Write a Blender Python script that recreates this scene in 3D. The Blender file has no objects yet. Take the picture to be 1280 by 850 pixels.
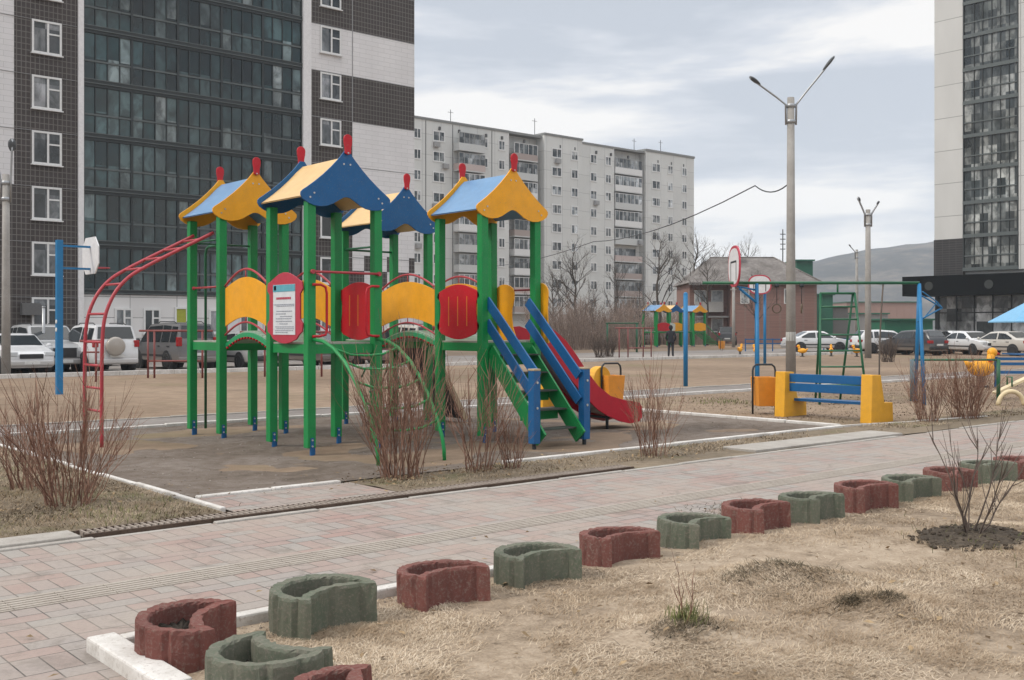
import bpy, bmesh, math, random
import numpy as np
from mathutils import Vector, Matrix
R = math.radians
rng = random.Random(7)
S = bpy.context.scene
COL = S.collection

# ------------------------------------------------------------------ camera, sky, sun, exposure
CAM_H, FOC, HOR, YAW = 1.65, 1330.0, 410.0, R(40.7)
cs, sn = math.cos(YAW), math.sin(YAW)
cd = bpy.data.cameras.new('camera'); cam = bpy.data.objects.new('camera', cd); COL.objects.link(cam)
cd.sensor_width = 36.0; cd.lens = FOC / 1280 * 36.0; cd.shift_y = -(425 - HOR) / 1280
cd.clip_start = 0.1; cd.clip_end = 9000
cam.location = (0, 0, CAM_H); cam.rotation_euler = (R(90), 0, -YAW)
S.camera = cam
S.view_settings.view_transform = 'Standard'; S.view_settings.look = 'None'
S.view_settings.gamma = 1; S.view_settings.use_curve_mapping = False
S.view_settings.exposure = 0.42
S.render.engine = 'CYCLES'
S.cycles.use_denoising = True
S.cycles.max_bounces = 6; S.cycles.diffuse_bounces = 3; S.cycles.glossy_bounces = 3
S.cycles.transmission_bounces = 3; S.cycles.volume_bounces = 1
SUN_AZ_DIR = Vector((-cs * .95 - sn * .35, sn * .95 - cs * .35, 0)).normalized()   # towards the sun: left and a little behind
SUN_EL = R(42)
w = bpy.data.worlds.new('World'); S.world = w; w.use_nodes = True
nt = w.node_tree; N = nt.nodes; L = nt.links
for n in list(N): N.remove(n)
out = N.new('ShaderNodeOutputWorld')
sky = N.new('ShaderNodeTexSky'); sky.sky_type = 'NISHITA'; sky.sun_disc = False
sky.sun_elevation = SUN_EL; sky.sun_rotation = math.atan2(SUN_AZ_DIR.x, SUN_AZ_DIR.y)
bgA = N.new('ShaderNodeBackground'); bgA.inputs[1].default_value = 0.12; L.new(sky.outputs[0], bgA.inputs[0])
tc = N.new('ShaderNodeTexCoord')
sep = N.new('ShaderNodeSeparateXYZ'); L.new(tc.outputs['Generated'], sep.inputs[0])
def M(op, a, b=None, c=None):
    m = N.new('ShaderNodeMath'); m.operation = op
    for i, v in enumerate((a, b, c)):
        if v is None: continue
        if isinstance(v, (int, float)): m.inputs[i].default_value = v
        else: L.new(v, m.inputs[i])
    return m.outputs[0]
SKYOFF = (25.9, 15.6, 21.08)
mp = N.new('ShaderNodeMapping'); mp.vector_type = 'POINT'; mp.inputs['Rotation'].default_value = (0, 0, YAW)
L.new(tc.outputs['Generated'], mp.inputs[0])
mp2 = N.new('ShaderNodeMapping'); mp2.inputs['Scale'].default_value = (1.3, 1.0, 7.5); mp2.inputs['Rotation'].default_value = (0, R(-7), 0); mp2.inputs['Location'].default_value = SKYOFF
L.new(mp.outputs[0], mp2.inputs[0])
nz = N.new('ShaderNodeTexNoise'); nz.inputs['Scale'].default_value = 1.55; nz.inputs['Detail'].default_value = 6; nz.inputs['Roughness'].default_value = .56; nz.inputs['Distortion'].default_value = .25
L.new(mp2.outputs[0], nz.inputs[0])
rp = N.new('ShaderNodeValToRGB')
rp.color_ramp.elements[0].position = .41; rp.color_ramp.elements[0].color = (.46, .495, .55, 1)
rp.color_ramp.elements[1].position = .55; rp.color_ramp.elements[1].color = (.82, .80, .775, 1)
e = rp.color_ramp.elements.new(.47); e.color = (.56, .585, .63, 1)
L.new(nz.outputs[0], rp.inputs[0])
bgB = N.new('ShaderNodeBackground'); bgB.inputs[1].default_value = 1.0; L.new(rp.outputs[0], bgB.inputs[0]); L.new(M('ADD', M('MULTIPLY', M('MAXIMUM', M('SUBTRACT', sep.outputs[2], .30), 0.0), 2.0), 0.95), bgB.inputs[1])
mixw = N.new('ShaderNodeMixShader'); mixw.inputs[0].default_value = .93
L.new(bgA.outputs[0], mixw.inputs[1]); L.new(bgB.outputs[0], mixw.inputs[2]); L.new(mixw.outputs[0], out.inputs[0])
sd = bpy.data.lights.new('sun', 'SUN'); sd.energy = 1.5; sd.angle = R(10); sd.color = (1.0, .93, .83)
so = bpy.data.objects.new('sun', sd); COL.objects.link(so)
_d = SUN_AZ_DIR * math.cos(SUN_EL) + Vector((0, 0, math.sin(SUN_EL)))
so.rotation_euler = _d.to_track_quat('Z', 'Y').to_euler(); so.location = (0, 0, 60)

# ------------------------------------------------------------------ placing helpers (survey of the site: x along the path, y across it)
def ray(px): return (px - 640) / FOC
def at(px, d):                       # point at bearing px, d metres ahead
    l = ray(px) * d
    return (l * cs + d * sn, -l * sn + d * cs)
def gnd(px, py): return at(px, CAM_H * FOC / (py - HOR))
def xv(px, V): t = ray(px); return V * (sn + t * cs) / (cs - t * sn)     # x where the bearing meets y = V
def yu(px, U): t = ray(px); return U * (cs - t * sn) / (sn + t * cs)
def dep(x, y): return x * sn + y * cs
def zat(py, d): return CAM_H - (py - HOR) * d / FOC

# ------------------------------------------------------------------ materials
def lin(c): return tuple((v / 255 / 12.92 if v / 255 <= .04045 else ((v / 255 + .055) / 1.055) ** 2.4) for v in c)
MATS = {}
class NB:
    def __init__(s, name):
        s.m = bpy.data.materials.new(name); s.m.use_nodes = True
        s.nt = s.m.node_tree; s.N = s.nt.nodes; s.L = s.nt.links
        s.b = s.N['Principled BSDF']
    def n(s, t, **kw):
        x = s.N.new(t)
        for k, v in kw.items():
            if k in x.inputs: x.inputs[k].default_value = v
            else: setattr(x, k, v)
        return x
    def link(s, a, b): s.L.new(a, b)
    def coord(s, scale=(1, 1, 1), rot=(0, 0, 0), kind='Object'):
        t = s.n('ShaderNodeTexCoord'); m = s.n('ShaderNodeMapping'); m.inputs['Scale'].default_value = scale; m.inputs['Rotation'].default_value = rot
        s.link(t.outputs[kind], m.inputs[0]); return m.outputs[0]
    def world(s, scale=(1, 1, 1), rot=(0, 0, 0)):
        t = s.n('ShaderNodeNewGeometry'); m = s.n('ShaderNodeMapping'); m.inputs['Scale'].default_value = scale; m.inputs['Rotation'].default_value = rot
        s.link(t.outputs['Position'], m.inputs[0]); return m.outputs[0]
    def noise(s, vec, scale, detail=4, rough=.55, dist=0):
        x = s.n('ShaderNodeTexNoise'); x.inputs['Scale'].default_value = scale; x.inputs['Detail'].default_value = detail; x.inputs['Roughness'].default_value = rough; x.inputs['Distortion'].default_value = dist
        s.link(vec, x.inputs[0]); return x.outputs[0]
    def ramp(s, fac, stops):
        r = s.n('ShaderNodeValToRGB'); cr = r.color_ramp
        cr.elements[0].position, cr.elements[0].color = stops[0][0], (*stops[0][1], 1)
        cr.elements[1].position, cr.elements[1].color = stops[-1][0], (*stops[-1][1], 1)
        for p, c in stops[1:-1]:
            e = cr.elements.new(p); e.color = (*c, 1)
        s.link(fac, r.inputs[0]); return r.outputs[0]
    def mix(s, fac, a, b, mode='MIX'):
        x = s.n('ShaderNodeMix', data_type='RGBA', blend_type=mode)
        for sock, v in ((x.inputs[0], fac), (x.inputs[6], a), (x.inputs[7], b)):
            if isinstance(v, (int, float)): sock.default_value = v
            elif isinstance(v, tuple): sock.default_value = (*v, 1) if len(v) == 3 else v
            else: s.link(v, sock)
        return x.outputs[2]
    def bump(s, h, strength=.3, dist=.01):
        x = s.n('ShaderNodeBump'); x.inputs['Strength'].default_value = strength; x.inputs['Distance'].default_value = dist
        s.link(h, x.inputs['Height']); s.link(x.outputs[0], s.b.inputs['Normal']); return x
    def out(s, col=None, rough=None, metal=None, spec=None):
        if col is not None:
            if isinstance(col, tuple): s.b.inputs['Base Color'].default_value = (*col, 1)
            else: s.link(col, s.b.inputs['Base Color'])
        if rough is not None: s.b.inputs['Roughness'].default_value = rough
        if metal is not None: s.b.inputs['Metallic'].default_value = metal
        if spec is not None: s.b.inputs['Specular IOR Level'].default_value = spec
        return s.m
def sc3(c, k): return tuple(min(1, v * k) for v in c)

def paint(name, col, rough=.45, wear=.18, wscale=6, spec=.4, dirt=(.20, .17, .14)):
    """painted board or steel: slight tone drift, grime and tiny scuffs"""
    if name in MATS: return MATS[name]
    b = NB(name); v = b.world()
    n1 = b.noise(v, wscale, 5, .6); n2 = b.noise(v, 60, 3, .6)
    c = b.mix(b.ramp(n1, [(.3, (0, 0, 0)), (.75, (1, 1, 1))]), sc3(col, .89), sc3(col, 1.06))
    fade = b.ramp(b.noise(b.world((1, 1, .4)), 2.2, 5, .65), [(.45, (0, 0, 0)), (.72, (.11, .11, .11))]); c = b.mix(fade, c, tuple(.55 * v + .45 * (sum(col) / 3 + .06) for v in col))
    c = b.mix(b.ramp(n2, [(.56, (0, 0, 0)), (.72, (wear * 1.6, wear * 1.6, wear * 1.6))]), c, dirt)
    chip = b.ramp(b.noise(v, 26, 6, .8, .6), [(.665, (0, 0, 0)), (.69, (.8, .8, .8))]); c = b.mix(chip, c, (.30, .27, .22))
    m = b.out(c, rough, spec=spec); b.bump(n2, .10, .002)
    MATS[name] = m; return m
def plain(name, col, rough=.6, metal=0, spec=.4):
    if name in MATS: return MATS[name]
    b = NB(name); v = b.world(); n1 = b.noise(v, 9, 4, .6)
    c = b.mix(n1, sc3(col, .8), sc3(col, 1.18))
    MATS[name] = b.out(c, rough, metal, spec); return MATS[name]

GREEN = paint('green_paint', (.002, .225, .055)); BLUE = paint('blue_paint', (.001, .092, .26)); YEL = paint('yellow_paint', (.80, .355, .006))
RED = paint('red_paint', (.48, .004, .016)); REDPIPE = paint('red_pipe_paint', (.40, .04, .055), .4); BRPIPE = paint('brown_red_pipe_paint', (.20, .05, .045), .5)
LBLUE = paint('light_blue_sheet', (.11, .245, .43), .38, .1); TAN = paint('cream_yellow_sheet', (.64, .43, .19), .45, .1)
SKYBLUE = paint('sky_blue_pipe_paint', (.008, .16, .36), .45); DGREEN = paint('dark_green_pipe_paint', (.012, .11, .05), .4)
ORANGE = paint('orange_paint', (.70, .27, .03)); BYEL = paint('bench_yellow_paint', (.72, .36, .02), .55)
WOODTOP = plain('raw_timber', (.42, .33, .22), .8); DECK = plain('deck_plywood', (.34, .36, .30), .7)
STEEL = plain('galvanised_steel', (.35, .36, .37), .4, .8); DARKM = plain('dark_metal', (.035, .04, .045), .5, .3)
WHITE = paint('white_paint', (.72, .72, .70), .5, .25); BLACK = plain('black_rubber', (.018, .018, .02), .7)
BOLT = plain('bolt_zinc', (.5, .5, .48), .35, .7)

# ------------------------------------------------------------------ mesh builder
class MB:
    def __init__(s): s.v = []; s.f = []; s.sm = []; s.mi = []
    def add(s, vs, fs, smooth=False, mi=0):
        o = len(s.v); s.v += [tuple(p) for p in vs]
        for f in fs: s.f.append(tuple(i + o for i in f)); s.sm.append(smooth); s.mi.append(mi)
    def box(s, x0, x1, y0, y1, z0, z1, mi=0):
        if x0 > x1: x0, x1 = x1, x0
        if y0 > y1: y0, y1 = y1, y0
        if z0 > z1: z0, z1 = z1, z0
        s.add([(x0, y0, z0), (x1, y0, z0), (x1, y1, z0), (x0, y1, z0), (x0, y0, z1), (x1, y0, z1), (x1, y1, z1), (x0, y1, z1)],
              [(3, 2, 1, 0), (4, 5, 6, 7), (0, 1, 5, 4), (1, 2, 6, 5), (2, 3, 7, 6), (3, 0, 4, 7)], mi=mi); return s
    def beam(s, p, q, wd, ht, mi=0, up=(0, 0, 1)):
        p, q = Vector(p), Vector(q); d = (q - p).normalized(); u = Vector(up)
        r = d.cross(u)
        if r.length < 1e-4: r = d.cross(Vector((1, 0, 0)))
        r.normalize(); u = r.cross(d); vs = []
        for e in (p, q):
            for a, b in ((-1, -1), (1, -1), (1, 1), (-1, 1)): vs.append(e + r * a * wd / 2 + u * b * ht / 2)
        s.add(vs, [(0, 1, 2, 3), (7, 6, 5, 4), (0, 4, 5, 1), (1, 5, 6, 2), (2, 6, 7, 3), (3, 7, 4, 0)], mi=mi); return s
    def tube(s, pts, r, n=8, mi=0, cap=True):
        pts = [Vector(p) for p in pts]; k = len(pts)
        rs = r if isinstance(r, (list, tuple)) else [r] * k
        vs = []; prev = None
        for i, p in enumerate(pts):
            t = (pts[min(i + 1, k - 1)] - pts[max(i - 1, 0)])
            t = t.normalized() if t.length > 1e-9 else Vector((0, 0, 1))
            if prev is None:
                a = Vector((0, 0, 1)) if abs(t.z) < .9 else Vector((1, 0, 0))
                a = (a - t * a.dot(t)).normalized()
            else:
                a = prev - t * prev.dot(t)
                a = a.normalized() if a.length > 1e-6 else Vector((1, 0, 0))
            prev = a; b = t.cross(a)
            for j in range(n):
                an = 2 * math.pi * j / n; vs.append(p + (a * math.cos(an) + b * math.sin(an)) * rs[i])
        fs = []
        for i in range(k - 1):
            for j in range(n):
                j2 = (j + 1) % n; fs.append((i * n + j, i * n + j2, (i + 1) * n + j2, (i + 1) * n + j))
        s.add(vs, fs, n > 4, mi)
        if cap:
            o = len(s.v) - len(vs)
            s.f.append(tuple(o + j for j in reversed(range(n)))); s.sm.append(False); s.mi.append(mi)
            s.f.append(tuple(o + (k - 1) * n + j for j in range(n))); s.sm.append(False); s.mi.append(mi)
        return s
    def cyl(s, p, q, r0, r1=None, n=16, mi=0): return s.tube([p, q], [r0, r0 if r1 is None else r1], n, mi)
    def prism(s, poly, fr, thick, mi=0):
        """poly: 2d outline; fr(a, b, t) -> 3d point, t = 0..thick"""
        n = len(poly); vs = [fr(a, b, 0) for a, b in poly] + [fr(a, b, thick) for a, b in poly]
        fs = [tuple(reversed(range(n))), tuple(range(n, 2 * n))]
        for i in range(n): j = (i + 1) % n; fs.append((i, j, n + j, n + i))
        s.add(vs, fs, False, mi); return s
    def lathe(s, prof, c=(0, 0, 0), n=20, mi=0):
        vs = []; fs = []
        for r, z in prof:
            for j in range(n):
                a = 2 * math.pi * j / n; vs.append((c[0] + r * math.cos(a), c[1] + r * math.sin(a), c[2] + z))
        for i in range(len(prof) - 1):
            for j in range(n):
                j2 = (j + 1) % n; fs.append((i * n + j, i * n + j2, (i + 1) * n + j2, (i + 1) * n + j))
        s.add(vs, fs, True, mi); return s
    def ball(s, c, r, n=12, m=8, mi=0):
        rx, ry, rz = r if isinstance(r, tuple) else (r, r, r); vs = []; fs = []
        for i in range(m + 1):
            th = math.pi * i / m
            for j in range(n):
                a = 2 * math.pi * j / n; vs.append((c[0] + rx * math.sin(th) * math.cos(a), c[1] + ry * math.sin(th) * math.sin(a), c[2] + rz * math.cos(th)))
        for i in range(m):
            for j in range(n):
                j2 = (j + 1) % n; fs.append((i * n + j, (i + 1) * n + j, (i + 1) * n + j2, i * n + j2))
        s.add(vs, fs, True, mi); return s
    def sheet(s, x0, x1, y0, y1, z, mi=0): s.add([(x0, y0, z), (x1, y0, z), (x1, y1, z), (x0, y1, z)], [(0, 1, 2, 3)], mi=mi); return s

ORG = {}
def mesh(name, mb, mats, org=(0, 0, 0), fix=True):
    me = bpy.data.meshes.new(name)
    ox, oy, oz = org
    me.from_pydata([(x - ox, y - oy, z - oz) for x, y, z in mb.v], [], mb.f)
    for m in (mats if isinstance(mats, (list, tuple)) else [mats]): me.materials.append(m)
    me.polygons.foreach_set('use_smooth', mb.sm); me.polygons.foreach_set('material_index', mb.mi)
    if fix:
        bm = bmesh.new(); bm.from_mesh(me); bmesh.ops.recalc_face_normals(bm, faces=bm.faces); bm.to_mesh(me); bm.free()
    me.update(); return me
def obj(name, mb, mats, parent=None, bevel=0, fix=True, label=None):
    org = ORG.get(parent.name, (0, 0, 0)) if parent else (0, 0, 0)
    o = bpy.data.objects.new(name, mesh(name, mb, mats, org, fix)); COL.objects.link(o)
    if parent: o.parent = parent; ORG[o.name] = org
    if bevel:
        bv = o.modifiers.new('bevel', 'BEVEL'); bv.width = bevel; bv.segments = 2; bv.limit_method = 'ANGLE'; bv.angle_limit = R(40)
    if label: o['label'] = label
    return o
def thing(name, label, cat, loc=(0, 0, 0), rz=0, group=None, world=False):
    """Empty at the thing's base; world=True when its parts are measured in site coordinates"""
    o = bpy.data.objects.new(name, None); COL.objects.link(o); o.empty_display_size = .2
    o.location = loc; o.rotation_euler = (0, 0, rz); o['label'] = label; o['category'] = cat
    if group: o['group'] = group
    ORG[o.name] = tuple(loc) if world else (0, 0, 0)
    return o
def solo(name, mb, mats, label, cat, loc=(0, 0, 0), rz=0, group=None, bevel=0, fix=True):
    o = obj(name, mb, mats, None, bevel, fix); o.location = loc; o.rotation_euler = (0, 0, rz)
    o['label'] = label; o['category'] = cat
    if group: o['group'] = group
    return o
def struct(name, mb, mats, bevel=0, kind='structure', fix=True):
    o = obj(name, mb, mats, None, bevel, fix); o['kind'] = kind; return o
def dup(o, parent=None, loc=None, rz=None, label=None):
    c = o.copy(); COL.objects.link(c)
    if parent: c.parent = parent
    for ch in list(o.children): dup(ch, c)
    if loc is not None: c.location = loc
    if rz is not None: c.rotation_euler = (0, 0, rz)
    if label: c['label'] = label
    return c

# ------------------------------------------------------------------ ground
def m_ground(name, stops, s1=.35, s2=5, bump=.4, rough=.95, green=None, fine=60):
    b = NB(name); v = b.world()
    n1 = b.noise(v, s1, 6, .62, .4); n2 = b.noise(v, s2, 6, .7); n3 = b.noise(v, fine, 4, .7)
    f = b.mix(.45, n1, n2); f = b.mix(.25, f, n3)
    c = b.ramp(f, stops)
    if green:
        g = b.ramp(b.noise(v, s1 * 1.7, 5, .6, .3), [(.56, (0, 0, 0)), (.72, (.65, .65, .65))]); c = b.mix(g, c, green)
    b.bump(f, bump, .05); b.b.inputs['Specular IOR Level'].default_value = .15
    return b.out(c, rough)
M_FIELD = m_ground('dry_field', [(.36, (.135, .098, .068)), (.5, (.225, .165, .118)), (.64, (.33, .25, .18))], .12, 2.2, green=(.16, .14, .075))
M_SAND = m_ground('trodden_dirt', [(.38, (.085, .066, .052)), (.46, (.145, .116, .093)), (.53, (.19, .158, .134)), (.62, (.26, .224, .195))], .5, 5, bump=1.3)
M_LAWN = m_ground('lawn_soil', [(.38, (.15, .112, .078)), (.5, (.30, .235, .17)), (.60, (.43, .35, .265))], .5, 7, bump=.7)
M_VERGE = m_ground('verge_soil', [(.36, (.095, .075, .055)), (.5, (.175, .14, .10)), (.62, (.25, .20, .145))], .6, 6, green=(.11, .115, .045), bump=.6)
M_ASPH = m_ground('dusty_asphalt', [(.34, (.15, .132, .12)), (.5, (.21, .19, .175)), (.66, (.29, .265, .245))], .3, 4, bump=.15, fine=120)
M_ROAD = m_ground('worn_road', [(.34, (.17, .15, .135)), (.5, (.25, .225, .205)), (.66, (.34, .31, .285))], .15, 2, bump=.1, fine=120)
M_SOIL = m_ground('dark_soil', [(.34, (.02, .017, .014)), (.5, (.045, .037, .03)), (.66, (.09, .075, .06))], 4, 18, bump=.8)

def m_pavers():
    b = NB('concrete_pavers'); v = b.world()
    def br(bw, rh, off, col1, col2, rot):
        vv = b.world(rot=(0, 0, rot)); x = b.n('ShaderNodeTexBrick', offset=off, offset_frequency=2)
        x.inputs['Scale'].default_value = 1; x.inputs['Mortar Size'].default_value = .0045; x.inputs['Mortar Smooth'].default_value = .3
        x.inputs['Bias'].default_value = 0; x.inputs['Brick Width'].default_value = bw; x.inputs['Row Height'].default_value = rh
        x.inputs['Color1'].default_value = (*col1, 1); x.inputs['Color2'].default_value = (*col2, 1); x.inputs['Mortar'].default_value = (.06, .055, .05, 1)
        b.link(vv, x.inputs[0]); return x
    A = br(.28, .14, .5, (.31, .212, .185), (.285, .27, .25), 0)
    Bk = br(.14, .28, .33, (.305, .22, .192), (.29, .272, .25), 0)
    # rows alternate between the two bonds, as in an old-town pattern
    sp = b.n('ShaderNodeSeparateXYZ'); b.link(v, sp.inputs[0])
    mm = b.n('ShaderNodeMath', operation='MULTIPLY'); b.link(sp.outputs[1], mm.inputs[0]); mm.inputs[1].default_value = 1 / .56
    fr = b.n('ShaderNodeMath', operation='FRACT'); b.link(mm.outputs[0], fr.inputs[0])
    gt = b.n('ShaderNodeMath', operation='GREATER_THAN'); b.link(fr.outputs[0], gt.inputs[0]); gt.inputs[1].default_value = .5
    c = b.mix(gt.outputs[0], A.outputs[0], Bk.outputs[0]); f = b.mix(gt.outputs[0], A.outputs[1], Bk.outputs[1])
    n1 = b.noise(v, .9, 6, .65); n2 = b.noise(v, 35, 5, .7); n3 = b.noise(v, 140, 2, .6)
    c = b.mix(b.ramp(n1, [(.40, (.0, .0, .0)), (.62, (.6, .6, .6))]), c, (.345, .295, .25))
    st = b.noise(v, 2.7, 6, .7, .8); c = b.mix(b.ramp(st, [(.54, (0, 0, 0)), (.66, (.55, .55, .55))]), c, (.15, .128, .108))
    c = b.mix(b.ramp(n2, [(.45, (0, 0, 0)), (.75, (.5, .5, .5))]), c, (.19, .165, .145))
    c = b.mix(b.ramp(n3, [(.5, (0, 0, 0)), (.8, (.35, .35, .35))]), c, (.42, .40, .37))
    h = b.mix(.2, b.ramp(f, [(0, (1, 1, 1)), (1, (0, 0, 0))]), n2); b.bump(h, .6, .006)
    return b.out(c, .85, spec=.25)
M_PAVE = m_pavers()
def m_kerb():
    b = NB('whitewashed_concrete'); v = b.world(); n1 = b.noise(v, 3, 5, .7); n2 = b.noise(v, 40, 4, .7)
    c = b.mix(b.ramp(n1, [(.35, (0, 0, 0)), (.7, (.9, .9, .9))]), (.48, .455, .42), (.72, .70, .67))
    c = b.mix(b.ramp(n2, [(.54, (0, 0, 0)), (.72, (.7, .7, .7))]), c, (.28, .235, .20))
    b.bump(n2, .5, .006); return b.out(c, .9, spec=.2)
M_KERB = m_kerb()
def m_conc(name, a, bcol, s=3):
    if name in MATS: return MATS[name]
    b = NB(name); v = b.world(); n1 = b.noise(v, s, 6, .65); n2 = b.noise(v, 50, 4, .7)
    c = b.mix(b.ramp(n1, [(.3, (0, 0, 0)), (.7, (1, 1, 1))]), a, bcol); c = b.mix(b.ramp(n2, [(.45, (0, 0, 0)), (.75, (.5, .5, .5))]), c, sc3(a, .55))
    b.bump(n2, .4, .006); MATS[name] = b.out(c, .9, spec=.2); return MATS[name]
M_CONC = m_conc('pale_concrete', (.30, .275, .245), (.42, .395, .36)); M_POLE = m_conc('pole_concrete', (.27, .255, .235), (.38, .365, .345), 1.5)

struct('ground', MB().sheet(-2600, 2600, -900, 2600, -.02), M_FIELD)
# trodden play area, a little hollowed by feet
def grid(x0, x1, y0, y1, nx, ny, hf):
    m = MB(); vs = [(x0 + (x1 - x0) * i / nx, y0 + (y1 - y0) * j / ny) for j in range(ny + 1) for i in range(nx + 1)]
    m.add([(x, y, hf(x, y)) for x, y in vs], [(j * (nx + 1) + i, j * (nx + 1) + i + 1, (j + 1) * (nx + 1) + i + 1, (j + 1) * (nx + 1) + i) for j in range(ny) for i in range(nx)], True)
    return m
from mathutils import noise as mnoise
def sand_h(x, y):
    e = min(x - 4.35, 15.6 - x, y - 9.9, 17.15 - y); e = max(0, min(1, e / 1.0))
    return .004 + e * (-.012 - .07 * sum(math.exp(-((x - a) ** 2 + (y - b) ** 2) / .5) for a, b in ((13.4, 12.5), (10.3, 10.8), (8.0, 10.9), (5.4, 15.2), (7.6, 16.5))) + .045 * mnoise.noise((x * .9, y * .9, 0)) + .012 * mnoise.noise((x * 3.1, y * 3.1, 5)))
struct('sand_area', grid(4.3, 15.65, 9.85, 17.2, 110, 80, sand_h), M_SAND)
struct('pavement', MB().sheet(1.94, 60, 5.47, 8.45, .0).sheet(-9, 1.94, -8, 8.45, .0), M_PAVE)
# tactile strip: rows of ribbed tiles let into the paving
tm = MB()
for i in range(150):
    x = -6 + i * .302
    tm.box(x, x + .297, 6.60, 6.90, -.01, .005)
    for k in range(5): tm.box(x, x + .297, 6.625 + k * .055, 6.655 + k * .055, .005, .009)
struct('tactile_path', tm, m_conc('tactile_tile', (.32, .28, .24), (.39, .35, .305)))
struct('asphalt_path', MB().sheet(-60, 110, 17.3, 18.9, .006), M_ASPH)
struct('parking_road', MB().sheet(-60, 75, 37.75, 50, .008), M_ROAD)
struct('far_road', MB().sheet(75, 140, 10, 50, .008), M_ROAD)

def kerb(p, q, wd, ht, seg=1.0, base=-.03, jit=.006):
    m = MB(); p, q = Vector((*p, 0)), Vector((*q, 0)); d = q - p; n = max(1, round(d.length / seg)); u = d.normalized()
    for i in range(n):
        a = p + d * (i / n) + u * .006; b = p + d * ((i + 1) / n) - u * .006
        j = Vector((rng.uniform(-jit, jit), rng.uniform(-jit, jit), 0)); hh = ht + rng.uniform(-jit, jit)
        m.beam(a + j + Vector((0, 0, (base + hh) / 2)), b + j + Vector((0, 0, (base + hh) / 2)), wd, hh - base)
    return m
for p, q, wd, ht in [((2.05, 5.48), (60, 5.48), .09, .06), ((1.96, 5.53), (1.96, -8), .15, .08), ((4.28, 8.95), (4.28, 17.2), .055, .03), ((4.4, 9.8), (6.0, 9.8), .09, .03),
                     ((8.3, 9.82), (15.7, 9.82), .09, .045), ((15.72, 9.9), (15.72, 17.2), .09, .05), ((4.2, 17.25), (60, 17.25), .10, .05), ((-60, 17.25), (4.2, 17.25), .10, .05),
                     ((-60, 18.95), (110, 18.95), .08, .03), ((-60, 37.6), (74, 37.6), .18, .13), ((1.95, 8.45), (60, 8.45), .075, .010)]:
    struct('kerb', kerb(p, q, wd, ht, jit=.012 if wd < .08 else .006), M_CONC if p[1] in (18.95, 8.45) else M_KERB, bevel=.012)
struct('kerb', kerb((15.72, 9.9), (19.5, 9.2), .05, .02), M_KERB)

# drainage channel with its grating, concrete covers at both ends
t = thing('drain_channel', 'long rusty drain grating between paved path and play area', 'drain', (2.9, 8.6, 0), world=True)
m = MB().box(2.9, 9.2, 8.505, 8.525, -.03, .03).box(2.9, 9.2, 8.715, 8.735, -.03, .03); obj('channel_edge', m, m_conc('rusty_edge', (.06, .04, .03), (.12, .085, .065)), t)
m = MB()
for i in range(114):
    x = 2.93 + i * .055; m.box(x, x + .016, 8.525, 8.715, -.01, .034)
m.box(2.92, 9.18, 8.61, 8.63, -.01, .030)
obj('grating', m, m_conc('rusty_bars', (.24, .20, .17), (.36, .31, .27)), t)
obj('channel_bed', MB().sheet(2.9, 9.2, 8.525, 8.715, -.018), M_SOIL, t)
solo('drain_cover', MB().box(-2.2, 2.86, -.15, .15, -.03, .035), M_CONC, 'pale concrete drain cover at the left end of the grating', 'drain cover', (0, 8.62, 0), bevel=.01)
solo('drain_cover', MB().box(0, 3.6, -.28, .28, -.03, .04), M_CONC, 'wide pale concrete slab beside the path in front of the bench', 'drain cover', (11.6, 8.82, 0), rz=-.02, bevel=.01)

# foreground lawn and its straw
def lawn_h(x, y):
    h = .03 + .05 * mnoise.noise((x * .55, y * .55, 2)) + .018 * mnoise.noise((x * 2.3, y * 2.3, 7))
    for (mx, my, r, k) in MOUNDS: h += k * math.exp(-((x - mx) ** 2 + (y - my) ** 2) / r ** 2)
    e = max(0, min(1, (5.43 - y) / .35, (x - 2.03) / .3)); return .0 + h * e
MOUNDS = []
for px, py, r, k in [(1000, 735, .35, .07), (1110, 765, .28, .06), (1060, 772, .22, .05), (855, 798, .25, .06), (1215, 680, .75, .05), (940, 735, .3, .05)]:
    MOUNDS.append((*gnd(px, py), r, k))
struct('lawn', grid(2.0, 40, -22, 5.45, 330, 240, lawn_h), M_LAWN)
struct('pavement', MB().sheet(4.33, 6.1, 8.74, 9.76, .002), M_PAVE)
struct('verge', grid(6.1, 9.24, 8.75, 9.78, 20, 10, lambda x, y: .004 + .02 * max(0, mnoise.noise((x, y * 2, 3)))), M_VERGE)
struct('verge', grid(9.24, 60, 8.49, 9.78, 220, 10, lambda x, y: .004 + .02 * max(0, mnoise.noise((x, y * 2, 3))) ), M_VERGE)
struct('side_lawn', grid(-20, 4.23, 8.78, 17.2, 90, 36, lambda x, y: .01 + .02 * max(0, mnoise.noise((x, y, 3)))), M_VERGE)

def m_grass(name, cols, green=None):
    b = NB(name); g = b.n('ShaderNodeNewGeometry'); v = b.world()
    c = b.ramp(g.outputs['Random Per Island'], cols)
    if green: c = b.mix(b.ramp(b.noise(v, 1.4, 4, .6), [(.55, (0, 0, 0)), (.70, (.75, .75, .75))]), c, green)
    n = b.ramp(b.noise(v, 2.2, 5, .65), [(.36, (.50, .44, .37)), (.58, (1, 1, 1))]); c = b.mix(.85, c, n, 'MULTIPLY')
    n = b.ramp(b.noise(v, .55, 4, .6, .5), [(.36, (.66, .61, .55)), (.60, (1.0, 1.0, 1.0))]); c = b.mix(.8, c, n, 'MULTIPLY')
    return b.out(c, .75, spec=.15)
M_STRAW = m_grass('dry_straw', [(0, (.31, .235, .16)), (.3, (.48, .375, .265)), (.65, (.60, .49, .365)), (1, (.70, .60, .47))])
M_SGRASS = m_grass('short_dry_grass', [(0, (.20, .16, .11)), (.4, (.30, .24, .165)), (1, (.42, .34, .25))], green=(.13, .15, .055))
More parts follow.
